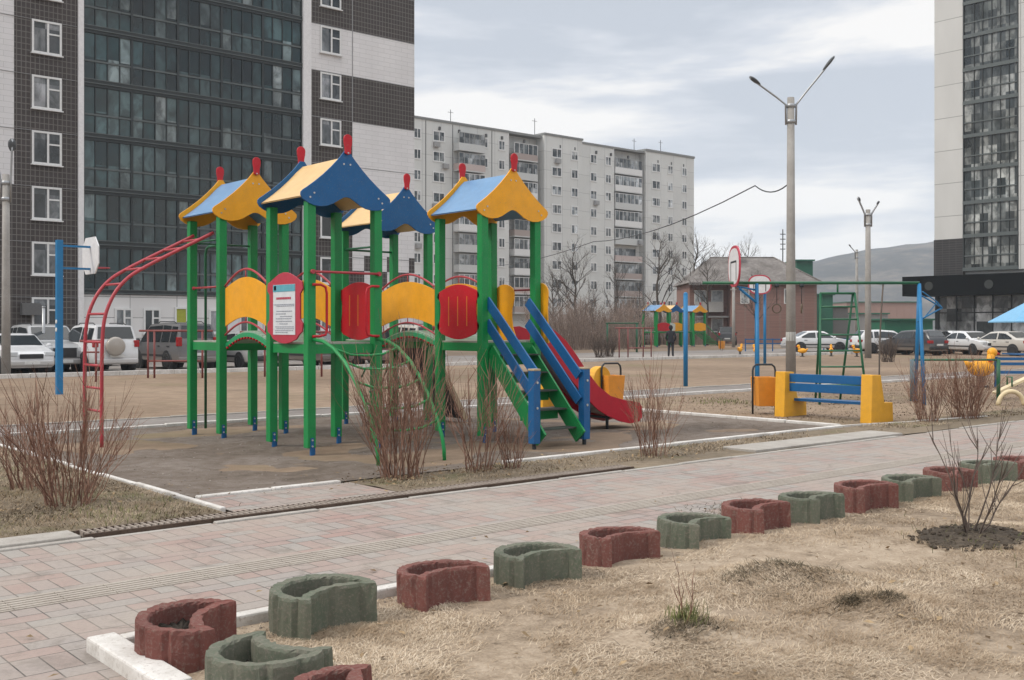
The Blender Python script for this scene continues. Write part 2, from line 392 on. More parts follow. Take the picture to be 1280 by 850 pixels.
def blades(name, pts, hfun, lmin, lmax, wd, tip, mat, seed=1, flow=0.0):
    """many flopped grass blades as one mesh; pts = n x 2"""
    r = np.random.default_rng(seed); n = len(pts)
    base = np.zeros((n, 3)); base[:, :2] = pts; base[:, 2] = [hfun(x, y) for x, y in pts]
    fl = np.array([mnoise.noise((x * .9, y * .9, 11)) for x, y in pts]) * 5
    an = np.where(r.random(n) < .6, fl + r.normal(0, .7, n), r.uniform(0, 2 * np.pi, n))
    ln = r.uniform(lmin, lmax, n); tp = r.uniform(tip[0], tip[1], n) * ln
    dv = np.stack([np.cos(an), np.sin(an)], 1); pv = np.stack([-np.sin(an), np.cos(an)], 1)
    dd = np.hypot(pts[:, 0], pts[:, 1]); wv = (wd * np.maximum(1, dd / 8))[:, None] * .5
    bend = r.normal(0, .25, n)[:, None]
    mid = base.copy(); mid[:, :2] += dv * (ln * .45)[:, None] + pv * bend * .1 * ln[:, None]; mid[:, 2] += np.maximum(tp * .9, .012)
    end = base.copy(); end[:, :2] += dv * ln[:, None] + pv * bend * .4 * ln[:, None]; end[:, 2] += tp
    P = np.concatenate([pv * wv, np.zeros((n, 1))], 1)
    V = np.stack([base - P, base + P, mid - P * .8, mid + P * .8, end], 1).reshape(-1, 3)
    me = bpy.data.meshes.new(name); me.vertices.add(len(V)); me.vertices.foreach_set('co', V.astype(np.float32).ravel())
    i0 = np.arange(n) * 5
    loops = np.stack([i0, i0 + 1, i0 + 3, i0 + 2, i0 + 2, i0 + 3, i0 + 4], 1).ravel()
    me.loops.add(len(loops)); me.loops.foreach_set('vertex_index', loops.astype(np.int32))
    me.polygons.add(2 * n)
    st = np.stack([np.arange(n) * 7, np.arange(n) * 7 + 4], 1).ravel()
    me.polygons.foreach_set('loop_start', st.astype(np.int32))
    me.update(calc_edges=True); me.validate(); me.materials.append(mat)
    o = bpy.data.objects.new(name, me); COL.objects.link(o); o['kind'] = 'stuff'; return o
def sample(n, x0, x1, y0, y1, dens, seed):
    r = np.random.default_rng(seed); out = []
    while sum(map(len, out)) < n:
        p = np.stack([r.uniform(x0, x1, n * 2), r.uniform(y0, y1, n * 2)], 1)
        lat = p[:, 0] * cs - p[:, 1] * sn; d = p[:, 0] * sn + p[:, 1] * cs
        k = (d > 3.8) & (np.abs(lat) < d * .56 + .6) & (r.random(len(p)) < dens(p, d)); out.append(p[k])
    return np.concatenate(out)[:n]
def bald(p):
    f = np.array([mnoise.noise((x * .8, y * .8, 20)) + .6 * mnoise.noise((x * 2.6, y * 2.6, 21)) for x, y in p]); return np.clip(.60 + 2.0 * f, .03, 1)
p = sample(175000, 2.1, 12, -7, 5.4, lambda p, d: np.clip((6 / d) ** 2.6, 0, 1), 3); p = p[np.random.default_rng(5).random(len(p)) < bald(p)]
p = np.concatenate([p, sample(22000, 9, 40, -20, 5.4, lambda p, d: np.clip((11 / d) ** 2.4, 0, 1), 4)])
rk = np.random.default_rng(8).random(len(p)); wob = np.array([mnoise.noise((x * 2, y * 2, 33)) for x, y in p]) * .12
p = p[((p[:, 1] < 5.16 + wob) & (p[:, 0] > 2.42 + wob)) | (rk < .10) | (p[:, 0] > 9)]
blades('dry_grass', p, lawn_h, .025, .09, .0032, (.02, .26), M_STRAW, 8)
p = sample(24000, -9, 4.2, 8.85, 17.1, lambda p, d: np.clip((10 / d) ** 2.2, 0, 1), 6)
blades('short_grass', p, lambda x, y: .01, .02, .07, .005, (.1, .6), M_SGRASS, 9)
p = sample(12000, 6.2, 30, 8.95, 9.78, lambda p, d: np.clip((12 / d) ** 1.6, 0, 1), 12); p = p[np.random.default_rng(15).random(len(p)) < bald(p)]
blades('short_grass', p, lambda x, y: .006, .02, .07, .005, (.1, .6), M_SGRASS, 13)
p = sample(9000, 15.9, 34, 9.3, 17.1, lambda p, d: np.clip((18 / d) ** 2, 0, 1), 16)
blades('short_grass', p, lambda x, y: -.02, .02, .07, .006, (.05, .5), M_SGRASS, 17)

# ------------------------------------------------------------------ buildings
def m_tile(name, a, mort, bw, rh, ms, off=0.0, var=.8):
    b = NB(name); v0 = b.n('ShaderNodeNewGeometry'); sp = b.n('ShaderNodeSeparateXYZ'); b.link(v0.outputs['Position'], sp.inputs[0])
    ad = b.n('ShaderNodeMath', operation='ADD'); b.link(sp.outputs[0], ad.inputs[0]); b.link(sp.outputs[1], ad.inputs[1])
    cb = b.n('ShaderNodeCombineXYZ'); b.link(ad.outputs[0], cb.inputs[0]); b.link(sp.outputs[2], cb.inputs[1])
    x = b.n('ShaderNodeTexBrick', offset=off, offset_frequency=2); b.link(cb.outputs[0], x.inputs[0])
    for k, val in (('Scale', 1), ('Mortar Size', ms), ('Mortar Smooth', .2), ('Bias', 0), ('Brick Width', bw), ('Row Height', rh)): x.inputs[k].default_value = val
    x.inputs['Color1'].default_value = (*a, 1); x.inputs['Color2'].default_value = (*sc3(a, var), 1); x.inputs['Mortar'].default_value = (*mort, 1)
    n = b.noise(b.world((1, 1, .35)), .5, 5, .6); c = b.mix(b.ramp(n, [(.35, (0, 0, 0)), (.75, (.35, .35, .35))]), x.outputs[0], sc3(a, .7))
    return b.out(c, .6, spec=.3)
M_DTILE = m_tile('dark_brown_tile', (.060, .050, .047), (.15, .14, .13), .22, .30, .022)
M_WTILE = m_tile('white_tile', (.70, .685, .685), (.50, .49, .485), .9, .28, .012, .5, .95)
M_WPIL = plain('white_pilaster', (.70, .69, .69)); M_JOINT = plain('facade_joint', (.25, .25, .25))
M_PANEL = m_tile('grey_panel_wall', (.62, .625, .605), (.36, .365, .36), 3.2, 2.8, .035, 0, .92)
M_FRAMEW = plain('white_window_frame', (.66, .66, .65), .4); M_FRAMED = plain('dark_window_frame', (.022, .028, .029), .4); M_FRAMEG = plain('grey_balcony_rail', (.085, .10, .10), .4)
def m_glass(name, stops, cw, ch, ior=1.7, ox=0.0, oz=0.0):
    b = NB(name); g = b.n('ShaderNodeNewGeometry'); mp = b.n('ShaderNodeMapping'); mp.inputs['Location'].default_value = (ox, ox, oz)
    b.link(g.outputs['Position'], mp.inputs[0]); sp = b.n('ShaderNodeSeparateXYZ'); b.link(mp.outputs[0], sp.inputs[0])
    ad = b.n('ShaderNodeMath', operation='ADD'); b.link(sp.outputs[0], ad.inputs[0]); b.link(sp.outputs[1], ad.inputs[1])
    def fl(s, k):
        m1 = b.n('ShaderNodeMath', operation='DIVIDE'); b.link(s, m1.inputs[0]); m1.inputs[1].default_value = k
        m2 = b.n('ShaderNodeMath', operation='FLOOR'); b.link(m1.outputs[0], m2.inputs[0]); return m2.outputs[0]
    cb = b.n('ShaderNodeCombineXYZ'); b.link(fl(ad.outputs[0], cw), cb.inputs[0]); b.link(fl(sp.outputs[2], ch), cb.inputs[1])
    wn = b.n('ShaderNodeTexWhiteNoise', noise_dimensions='2D'); b.link(cb.outputs[0], wn.inputs['Vector'])
    c = b.ramp(wn.outputs[0], stops)
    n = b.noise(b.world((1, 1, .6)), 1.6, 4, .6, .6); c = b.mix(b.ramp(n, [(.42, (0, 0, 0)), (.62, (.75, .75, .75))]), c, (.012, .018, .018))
    big = b.ramp(b.noise(b.world(), .13, 4, .6, .6), [(.36, (.30, .34, .34)), (.5, (1, 1, 1)), (.64, (1.9, 1.95, 2.0))]); c = b.mix(1.0, c, big, 'MULTIPLY')  # broad patches of brighter and dimmer reflection painted into the pane colour
    wob = b.noise(b.world(), .8, 2, .5); b.bump(wob, .05, .05); b.b.inputs['IOR'].default_value = ior
    return b.out(c, .06, spec=.5)
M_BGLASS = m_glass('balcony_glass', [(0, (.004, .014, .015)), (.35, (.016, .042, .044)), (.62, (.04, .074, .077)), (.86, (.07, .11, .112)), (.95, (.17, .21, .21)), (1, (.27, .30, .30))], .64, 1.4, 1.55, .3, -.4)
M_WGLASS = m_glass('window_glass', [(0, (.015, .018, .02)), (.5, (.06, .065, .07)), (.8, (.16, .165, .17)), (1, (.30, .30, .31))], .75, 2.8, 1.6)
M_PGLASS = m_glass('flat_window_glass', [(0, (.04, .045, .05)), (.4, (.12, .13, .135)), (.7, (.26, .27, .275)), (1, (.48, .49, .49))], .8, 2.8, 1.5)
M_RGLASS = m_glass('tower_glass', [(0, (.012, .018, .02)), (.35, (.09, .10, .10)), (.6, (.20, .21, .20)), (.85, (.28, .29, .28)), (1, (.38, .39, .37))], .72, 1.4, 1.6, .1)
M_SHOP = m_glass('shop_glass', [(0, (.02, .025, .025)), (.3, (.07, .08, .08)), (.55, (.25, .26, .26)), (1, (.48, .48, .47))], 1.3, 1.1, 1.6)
M_CURT = plain('yellow_green_curtain', (.34, .36, .05))

def frame_mb(w, h, fw=.10, dep_=.07, kind='flat'):
    """window frame in local x (width), z (up), proud towards -y"""
    m = MB(); y0, y1 = -dep_, .0
    m.box(0, w, y0, y1, 0, fw); m.box(0, w, y0, y1, h - fw, h); m.box(0, fw, y0, y1, fw, h - fw); m.box(w - fw, w, y0, y1, fw, h - fw)
    c = w * .54
    m.box(c - .05, c + .05, y0 + .012, y1, fw, h - fw)
    if kind == 'flat': m.box(c + .05, w - fw, y0 + .02, y1, h * .62 - .04, h * .62 + .04)
    return m
def pane_mb(w, h): return MB().box(.03, w - .03, -.022, -.004, .03, h - .03)
def sill_mb(w): return MB().box(-.06, w + .06, -.16, .0, -.06, -.002)
def winproto(par, x, y, z, w, h, kind='flat', glass=None, fm=None, sill=True, fw=.10):
    f = obj('window', frame_mb(w, h, fw, kind=kind), fm or M_FRAMEW); f.parent = par; f.location = Vector((x, y, z)) - par.location
    p = obj('pane', pane_mb(w, h), glass or M_WGLASS); p.parent = f
    if sill: s = obj('sill', sill_mb(w), M_FRAMEW); s.parent = f
    return f
def place(proto, par, x, y, z):
    c = dup(proto, par); c.location = Vector((x, y, z)) - par.location; return c

# ---- dark tiled block on the left
FV = 56.3; Z0 = .4; FH = 2.8
bx = lambda px: xv(px, FV)
U18, U97, U104, U378, U388, U440, U518 = [bx(v) for v in (17.5, 97, 104, 378, 388, 440.5, 518)]
b1 = thing('apartment_block', 'tall block of dark brown tile and white bands with glazed dark balconies', 'apartment block', (U104, FV, 0), world=True)
TOP = Z0 + FH * 10
m = MB().box(-14, U518 - .02, FV + .25, FV + 16, 0, TOP + .8); obj('wall', m, M_WTILE, b1)
fz = lambda k: Z0 + FH * k
m = MB().box(-14, U18, FV, FV + .245, fz(3), TOP); obj('white_cladding', m, M_WTILE, b1)
m = MB().box(-14, U18, FV, FV + .245, 0, fz(3) - .003).box(U18 + .003, U97, FV, FV + .245, 0, TOP)
m.box(U388 + .003, U440 - .003, FV, FV + .245, fz(7) + .003, TOP).box(U388 + .003, U440 - .003, FV, FV + .245, 1.2, fz(6) - .003)
m.box(U440 + .003, U518, FV, FV + .245, fz(7) + .003, fz(8) + .9); m.box(U440 + .003, U518, FV, FV + .245, fz(5) + .003, fz(6) + .003)
m.box(U440 + .003, U518, FV, FV + .245, 0, .9)
obj('dark_tile_cladding', m, M_DTILE, b1)
m = MB().box(U388 + .003, U440 - .003, FV, FV + .245, fz(6), fz(7)).box(U440 + .003, U518, FV, FV + .245, fz(6) + .006, fz(7)).box(U440 + .003, U518, FV, FV + .245, .9, fz(5)).box(U440 + .003, U518, FV, FV + .245, fz(8) + .9, TOP)
m.box(U388 + .003, U440 - .003, FV, FV + .245, 0, 1.2)
obj('white_cladding', m, M_WTILE, b1)
m = MB()
cw = (U518 - U440) / 5.5
for r in range(4):
    for c in range(6):
        if (r + c) % 2 == 0: m.box(U440 + c * cw, min(U518, U440 + (c + 1) * cw), FV - .02, FV - .002, 2.35 + r * .95, 3.3 + r * .95)
obj('checker_tiles', m, M_DTILE, b1)
obj('pilaster', MB().box(U97 + .003, U104, FV - .12, FV + .245, 0, TOP), M_WPIL, b1); obj('pilaster', MB().box(U378, U388, FV - .12, FV + .245, 0, TOP), M_WPIL, b1)
m = MB()
for k in range(1, 10):
    m.box(-14, U97, FV - .03, FV - .002, fz(k) - .012, fz(k) + .012); m.box(U388 + .003, U518, FV - .012, FV - .002, fz(k) - .02, fz(k) + .02)
m.box(U440 - .03, U440 + .03, FV - .011, FV - .002, fz(5), TOP)
obj('floor_joint', m, M_JOINT, b1)
w1 = winproto(b1, bx(39.5), FV, fz(0) + 1.12, 1.45, 1.68)
for k in range(1, 10): place(w1, b1, bx(39.5), FV, fz(k) + 1.12)
w2 = winproto(b1, bx(400), FV, fz(0) + 1.12, 1.45, 1.62)
for k in range(1, 10): place(w2, b1, bx(400), FV, fz(k) + 1.12)
# ground floor under the glazed bay
GZ = 3.45
m = MB().box(U104 + .003, U378 - .003, FV + .1, FV + .245, 0, GZ - .05); obj('ground_floor_wall', m, m_tile('white_ground_floor', (.76, .75, .74), (.2, .2, .2), 2.6, 1.1, .02), b1)
obj('plinth', MB().box(U104 + .006, U378 - .006, FV + .02, FV + .097, 0, .75), plain('maroon_plinth', (.10, .03, .03)), b1)
gw = winproto(b1, bx(144), FV + .1, 1.35, .95, 1.35)
for px in (180, 262, 300, 340): place(gw, b1, bx(px), FV + .1, 1.35)
f = winproto(b1, bx(219), FV + .1, 1.3, 1.3, 1.5, glass=M_CURT)
obj('air_conditioner', MB().box(bx(25), bx(25) + .9, FV - .4, FV - .003, 2.3, 2.9), plain('grille_grey', (.12, .12, .12)), b1)
obj('grey_panel', MB().box(bx(36), bx(36) + 1.8, FV - .5, FV - .003, .55, 1.2), plain('panel_grey', (.3, .3, .3)), b1)  # plain grey box on the wall below the window, not a hood over a door
# glazed balconies: five apartments wide, nine floors
GW = (U378 - .003 - U104 - .003) / 5
def bay_mb(z0, z1):
    m = MB(); w = GW; H = z1 - z0
    m.box(0, w, -.10, .09, 0, .24); m.box(0, w, -.125, -.102, .20, .25, 1); m.box(0, w, -.125, -.102, .0, .05, 1); m.box(0, w, -.07, .09, H - .16, H - .002); m.box(0, w, -.06, -.0, 1.14, 1.24, 1); m.box(0, .07, -.07, .0, .16, H - .14); m.box(w - .07, w, -.07, .0, .16, H - .14)
    for k in range(1, 4): m.box(k * w / 4 - .03, k * w / 4 + .03, -.05, .0, .16, 1.16); m.box(k * w / 4 - .03, k * w / 4 + .03, -.05, .0, 1.24, H - .14)
    for k in range(4):
        if k % 2: m.box(k * w / 4 + .05, (k + 1) * w / 4 - .05, -.03, 0, 1.27, 1.31)
    return m
def glass_mb(z0, z1): return MB().box(.02, GW - .02, .004, .02, .12, z1 - z0 - .1)
fp = None
for k in range(1, 10):
    for i in range(5):
        z0 = fz(k) + (GZ - fz(1) if k == 1 else 0)
        if k == 1 or fp is None or k == 2 and i == 0:
            f = obj('balcony_glazing', bay_mb(z0, fz(k + 1)), [M_FRAMED, M_FRAMEG]); g = obj('glass', glass_mb(z0, fz(k + 1)), M_BGLASS); g.parent = f; f.parent = b1; fp = f
        else: f = dup(fp, b1)
        f.location = Vector((U104 + .003 + i * GW, FV + .1, z0)) - b1.location

# ---- grey panel block
PV = 117.0
pxx = lambda zx: xv(500 + zx / 3.268, PV)
b2 = thing('apartment_block', 'long ten storey grey concrete panel block with stacked balconies and white windows', 'apartment block', (pxx(60), PV, 0), world=True)
PT = 30.4
xa, xb, xc, xd_, xe = pxx(-120), pxx(445), pxx(585), pxx(1005), pxx(1197)
m = MB().box(xa, xb, PV, PV + 13, 0, PT - .5).box(xb, xc, PV + 1.6, PV + 13, 0, PT - .5).box(xc, pxx(740), PV - .25, PV + 13, 0, PT).box(pxx(740), pxx(875), PV, PV + 13, 0, PT - .4).box(pxx(875), pxx(1000), PV + 1.2, PV + 13, 0, PT - .4).box(pxx(1000), xe, PV - .2, PV + 13, 0, PT)
obj('wall', m, M_PANEL, b2)
m = MB().box(xa - .1, xb, PV - .15, PV + 1, PT - .498, PT - .2).box(xc - .1, pxx(740) + .1, PV - .4, PV + 13, PT + .003, PT + .3).box(pxx(740) + .1, pxx(1000) - .1, PV - .12, PV + 1.4, PT - .398, PT - .1).box(pxx(1000) - .1, xe + .1, PV - .35, PV + 13, PT + .003, PT + .35).box(xb, xc - .1, PV + .2, PV + 2, PT - .498, PT - .15)
obj('parapet', m, plain('parapet_grey', (.20, .205, .20)), b2)
m = MB()
for zx in (105, 215, 375, 740): m.box(pxx(zx) - .06, pxx(zx) + .06, PV - .03, PV - .002, 0, PT - .6)
obj('panel_seam', m, plain('seam_dark', (.13, .13, .13)), b2)
m = MB()
for zx in (160, 240, 350, 415, 505, 650, 710, 800, 860, 930, 1050, 1105, 1155): m.box(pxx(zx) - .13, pxx(zx) + .13, PV - (.27 if 585 < zx < 740 else .22), PV - (.252 if 585 < zx < 740 else .002), PT - 1.65, PT - 1.2)
obj('attic_vents', m, plain('vent_grey', (.07, .07, .07)), b2)
wp = {}
PZ = lambda k: .95 + 2.8 * k
for zx, wd in ((70, 1.3), (158, 2.1), (345, 1.3), (415, 1.3), (635, 2.1), (708, 1.5), (790, 1.5), (850, 1.4), (1042, 2.1), (1100, 1.4), (1157, 1.4)):
    yy = PV - (.25 if 585 < zx < 740 else (.2 if zx > 1000 else 0)) - .002
    for k in range(1, 10):
        zz = PZ(k) + 1.0
        if wd not in wp: f = wp[wd] = winproto(b2, pxx(zx) - wd / 2, yy, zz, wd, 1.5, kind='plain', glass=M_PGLASS, sill=False, fw=.17)
        else: f = place(wp[wd], b2, pxx(zx) - wd / 2, yy, zz)
def balc_mb(w, dp):
    m = MB(); m.box(0, w, -dp, .0, 0, .16); m.box(0, w, -dp, -dp + .08, .16, 1.05, 1); m.box(0, .08, -dp + .08, 0, .16, 1.05, 1); m.box(w - .08, w, -dp + .08, 0, .16, 1.05, 1); return m
def bglz_mb(w, dp):
    m = MB(); n = max(3, int(w / .8)); y = -dp + .02
    for i in range(n + 1): m.box(i * (w - .08) / n, i * (w - .08) / n + .08, y, y + .06, 1.053, 2.55)
    m.box(.08, w - .08, y + .003, y + .057, 2.47, 2.54); return m
def bpane_mb(w, dp): return MB().box(.02, w - .02, -dp + .045, -dp + .055, 1.06, 2.52)
BALW = [plain('balcony_front_grey', (.50, .51, .50)), plain('balcony_front_pinkish', (.46, .38, .355)), plain('balcony_front_white', (.66, .66, .65)), plain('balcony_front_brownish', (.34, .28, .255))]
r2 = random.Random(4)
for (za, zb, yb) in ((218, 325, PV), (470, 565, PV + 1.6), (880, 990, PV + 1.2)):
    wd = pxx(zb) - pxx(za); dp = 1.3 if yb == PV else (1.2 if za > 800 else 1.5)
    for k in range(1, 10):
        f = obj('balcony', balc_mb(wd, dp), [BALW[0], r2.choice(BALW)]); f.parent = b2; f.location = Vector((pxx(za), yb - .002, PZ(k))) - b2.location
        if r2.random() < .85:
            g = obj('glazing', bglz_mb(wd, dp), r2.choice([M_FRAMEW, M_FRAMEW, plain('grey_frame', (.3, .3, .29)), plain('brown_frame', (.12, .09, .08))])); g.parent = f
            h = obj('pane', bpane_mb(wd, dp), M_PGLASS); h.parent = f
        else:
            h = obj('doorway', MB().box(.4, wd - .4, -.05, -.01, .2, 2.3), M_PGLASS); h.parent = f
for zx, k in ((135, 9), (172, 8), (130, 6), (628, 9), (790, 7), (970, 5), (60, 4)):
    f = obj('air_conditioner', MB().box(0, .9, -.45, -.01, 0, .65).cyl((.4, -.452, .33), (.4, -.47, .33), .24), plain('ac_grey', (.3, .3, .3))); f.parent = b2
    f.location = Vector((pxx(zx), PV - (.27 if 585 < zx < 740 else .02), PZ(k) + .2)) - b2.location
m = MB()
for zx, h in ((260, 2.2), (605, 3), (1012, 2.5), (1120, 3)): m.tube([(pxx(zx), PV + 3, PT - .6), (pxx(zx), PV + 3, PT + h)], .05, 5); m.tube([(pxx(zx) - .5, PV + 3, PT + h - .4), (pxx(zx) + .5, PV + 3, PT + h - .4)], .03, 4)
obj('roof_aerials', m, DARKM, b2)

# ---- white tower on the right
TU = 87.5
yv = lambda px: yu(px, TU)
b3 = thing('tower_block', 'tall pale panel tower with a column of glazed balconies above a black shop front', 'apartment block', (TU, yv(1204), 0), world=True)
yA, yB, yC = yv(1168), yv(1204), yv(1273)
M_TPANEL = m_tile('pale_tower_panel', (.52, .52, .505), (.25, .255, .25), 9.0, 2.8, .035, 0, .96)
TF = 3.64
obj('wall', MB().box(TU + .3, TU + 16, yC - 16, yA, 0, 48), M_TPANEL, b3)
obj('pale_cladding', MB().box(TU, TU + .297, yB + .003, yA, TF + 5.6, 48), M_TPANEL, b3)
obj('pale_cladding', MB().box(TU, TU + .297, yC - 16, yC - .003, TF + 2.8, 48), M_TPANEL, b3)
obj('black_tile_cladding', MB().box(TU - .01, TU + .297, yB + .003, yA + .05, TF + 2.2, TF + 5.597), m_tile('black_tile', (.035, .033, .034), (.07, .07, .07), .6, .2, .02), b3)
def tbay_mb():
    w = yB - yC; m = MB(); H = FH
    m.box(-.12, .25, 0, w, 0, .30, 1); m.box(-.06, 0, .003, w - .003, 1.22, 1.32, 1)
    for k, yy in enumerate((0, .7, 1.42, 2.14, 2.9, 3.62, w - .1)): m.box(-.08 if k in (0, 6) else -.05, 0, yy, yy + (.1 if k in (0, 4, 6) else .06), .303, H - .003)
    return m
tb = None; nfl = int((48 - TF - 2.8) / FH)
for k in range(nfl):
    z = TF + 2.8 + k * FH
    if tb is None:
        tb = obj('balcony_glazing', tbay_mb(), [M_FRAMED, M_FRAMEG]); tb.parent = b3
        g = obj('glass', MB().box(.02, .04, .02, yB - yC - .02, .3, FH), M_RGLASS); g.parent = tb; f = tb
        e_ = obj('loggia_floor', MB().box(.05, .28, .02, yB - yC - .02, .0, .29), DARKM); e_.parent = tb
    else: f = dup(tb, b3)
    f.location = Vector((TU, yC, z)) - b3.location
# shop front with a black canopy
yL = yv(1147)
obj('canopy', MB().box(TU - 3.2, TU + .3, yC - 16, yA + 1.2, 4.35, 6.0), plain('black_fascia', (.004, .005, .0055), .8, 0, .08), b3)
m = MB(); m.box(TU + .25, TU + .29, yC - 15.8, yA - .3, .5, 4.3)
obj('shop_window', m, M_SHOP, b3); m = MB()
for i in range(16): m.box(TU + .16, TU + .245, yA - .35 - i * 1.55, yA - .27 - i * 1.55, .1, 4.34)
m.box(TU + .18, TU + .244, yC - 15.8, yA, 2.9, 3.0); m.box(TU + .18, TU + .31, yC - 15.8, yA, .0, .45); m.box(TU + .1, TU + .31, yA - .27, yA, .46, 4.34)
obj('shop_window_frame', m, M_FRAMED, b3)
m = MB()
for yy in (yA - 1.2, yC + .9, yC - 2.2): m.cyl((TU - 3.22, yy, 5.15), (TU - 3.26, yy, 5.15), .36, n=20)
obj('canopy_emblem', m, plain('emblem_grey', (.022, .026, .025)), b3)

# ---- brick house with hipped roof, and the green sheds behind it
M_BRICK = m_tile('red_brick', (.27, .14, .115), (.23, .18, .16), .26, .075, .012, .5, .75)
M_SLATE = m_ground('slate_sheets', [(.36, (.09, .08, .072)), (.5, (.17, .155, .145)), (.64, (.27, .25, .235))], .5, 3, bump=.1)
EZ = 6.4; hx, hy = at(866, 112); HW = (1021 - 866) / FOC * 112; HR = (914 - 866) / FOC * 112
b4 = thing('brick_house', 'two storey red brick house with a grey hipped roof behind the basketball boards', 'house', (hx, hy, 0), -YAW)
obj('wall', MB().box(HR, HW, 0, 11, 0, EZ).box(0, HR - .01, 2, 11, 0, EZ - .02), M_BRICK, b4)
def hip(x0, x1, y0, y1, z0, z1, o=.5):
    x0 -= o; x1 += o; y0 -= o; y1 += o; h = (y1 - y0) / 2; m = MB()
    a, b = (x0 + h * .55, y0 + h, z1), (x1 - h * .62, y0 + h, z1)
    m.add([(x0, y0, z0), (x1, y0, z0), (x1, y1, z0), (x0, y1, z0), a, b], [(0, 1, 5, 4), (1, 2, 5), (2, 3, 4, 5), (3, 0, 4), (3, 2, 1, 0)])
    m.tube([(x1 - .02, y0 + .02, z0 + .03), (b[0], b[1], z1 + .03)], .10, 6); m.tube([(a[0], a[1], z1 + .03), (b[0], b[1], z1 + .03)], .08, 6); return m
rf = obj('roof', hip(0, HW, 0, 11, EZ + .01, EZ + 3.0), M_SLATE, b4)
obj('eaves_board', MB().box(-.5, HW + .5, -.48, -.42, EZ - .22, EZ), plain('eaves_grey', (.2, .19, .18)), b4)
obj('chimney', MB().box(5, 5.8, 4, 4.8, EZ + 1.5, EZ + 3.7), M_BRICK, rf)
m = MB().tube([(11.0, 6, EZ + 2.4), (11.0, 6, EZ + 6.2)], .06, 6)
for k in range(4): m.tube([(10.7, 6, EZ + 4 + k * .55), (11.3, 6, EZ + 4 + k * .55)], .05, 5)
obj('aerial', m, DARKM, b4)
for zz in (1.2, 4.2):
    for xx in (.5, 2.3):
        f = obj('window', MB().box(0, 1.3, -.06, 0, 0, 1.5), M_FRAMEW); f.parent = b4; f.location = (xx, 1.998, zz)
        g = obj('pane', MB().box(.1, 1.2, -.075, -.062, .1, 1.4), M_PGLASS); g.parent = f
f = obj('balcony', MB().box(.4, 3.4, -1.1, 0, 0, .15).box(.4, 3.4, -1.1, -1.02, .15, 1.1), plain('balcony_pale', (.38, .37, .35))); f.parent = b4; f.location = (0, 1.998, 3.35)
f = obj('door_canopy', MB().box(.2, 3.9, -1.4, 0, 0, .18), plain('canopy_grey', (.2, .2, .2))); f.parent = b4; f.location = (0, 1.998, 2.75)
for xx, zz in ((5.0, 4.2), (9.6, 4.2)):
    f = obj('window', MB().box(0, .95, -.06, 0, 0, 1.6), M_FRAMEW); f.parent = b4; f.location = (xx, -.002, zz)
    g = obj('pane', MB().box(.1, .85, -.075, -.062, .1, 1.5), M_PGLASS); g.parent = f
def shed(px0, px1, d, z1, col, label, depth=7, name='shed', cat='shed', z0=0.0, roofc=None):
    a = at(px0, d); b = at(px1, d); w = math.hypot(b[0] - a[0], b[1] - a[1])
    t = thing(name, label, cat, (a[0], a[1], 0), -YAW)
    mt = plain('sheet_' + '_'.join(str(int(c * 100)) for c in col), col, .5)
    m = MB().box(0, w, 0, depth, z0, z1); obj('wall', m, mt, t)
    obj('roof', MB().box(-.2, w + .2, -.25, depth + .2, z1 + .003, z1 + .18), plain('shed_roof', roofc or sc3(col, 1.2), .5), t)
    m = MB(); n = int(w / 1.2)
    for i in range(1, n): m.box(i * w / n - .03, i * w / n + .03, -.03, -.002, z0 + .1, z1 - .1)
    obj('wall_rib', m, mt, t); return t
shed(996, 1016, 128, 9.7, (.02, .10, .065), 'upper dark green metal box rising behind the brick house roof', 5)
shed(1014, 1041, 122, 5.4, (.03, .14, .09), 'lower green metal shed at the right end of the brick house', 6)
shed(1042, 1110, 150, 3.6, (.24, .235, .23), 'long grey warehouse behind the parked white van', 9, 'warehouse', 'warehouse', roofc=(.42, .42, .42))
shed(1106, 1166, 105, 2.4, (.02, .13, .08), 'low green metal garage row behind the dark car', 5, 'garage_row', 'garage')
shed(1058, 1148, 190, 6.2, (.30, .20, .17), 'pale roofed brick depot far behind the green garages', 12, 'depot', 'warehouse', roofc=(.5, .5, .49))
shed(1024, 1060, 132, 4.2, (.17, .165, .16), 'small grey store behind the green stepladder', 6, 'store', 'shed', roofc=(.36, .36, .35))

# far wooded hill and the haze in front of it
m = MB(); nx, ny = 90, 14
vs = []
for j in range(ny + 1):
    for i in range(nx + 1):
        px = 620 + i * 1100 / nx; d = 1000 + j * 42
        pk = 112 * math.exp(-((px - 1175) / 250) ** 2) + 22 * math.exp(-((px - 960) / 120) ** 2) + 60 * math.exp(-((px - 1520) / 240) ** 2)
        z = pk * math.sin(min(1, j / ny * 1.25) * math.pi / 2) * (1 + .03 * mnoise.noise((px * .03, j * .4, 0))) - 1
        vs.append((*at(px, d), z))
m.add(vs, [(j * (nx + 1) + i, j * (nx + 1) + i + 1, (j + 1) * (nx + 1) + i + 1, (j + 1) * (nx + 1) + i) for j in range(ny) for i in range(nx)], True)
struct('hills', m, m_ground('wooded_hill', [(.42, (.010, .014, .013)), (.5, (.04, .038, .032)), (.58, (.12, .10, .08))], .011, .06, bump=.2))
hb = NB('haze_air'); hb.N.remove(hb.b); pv = hb.n('ShaderNodeVolumePrincipled'); pv.inputs['Density'].default_value = .00030; pv.inputs['Color'].default_value = (.80, .89, 1.0, 1); pv.inputs['Anisotropy'].default_value = .0
pv.inputs['Density Attribute'].default_value = ''; pv.inputs['Temperature Attribute'].default_value = ''
hb.link(pv.outputs[0], hb.N['Material Output'].inputs['Volume'])
struct('haze', MB().box(-2650, 2650, -950, 2650, -2, 170), hb.m, kind='stuff')

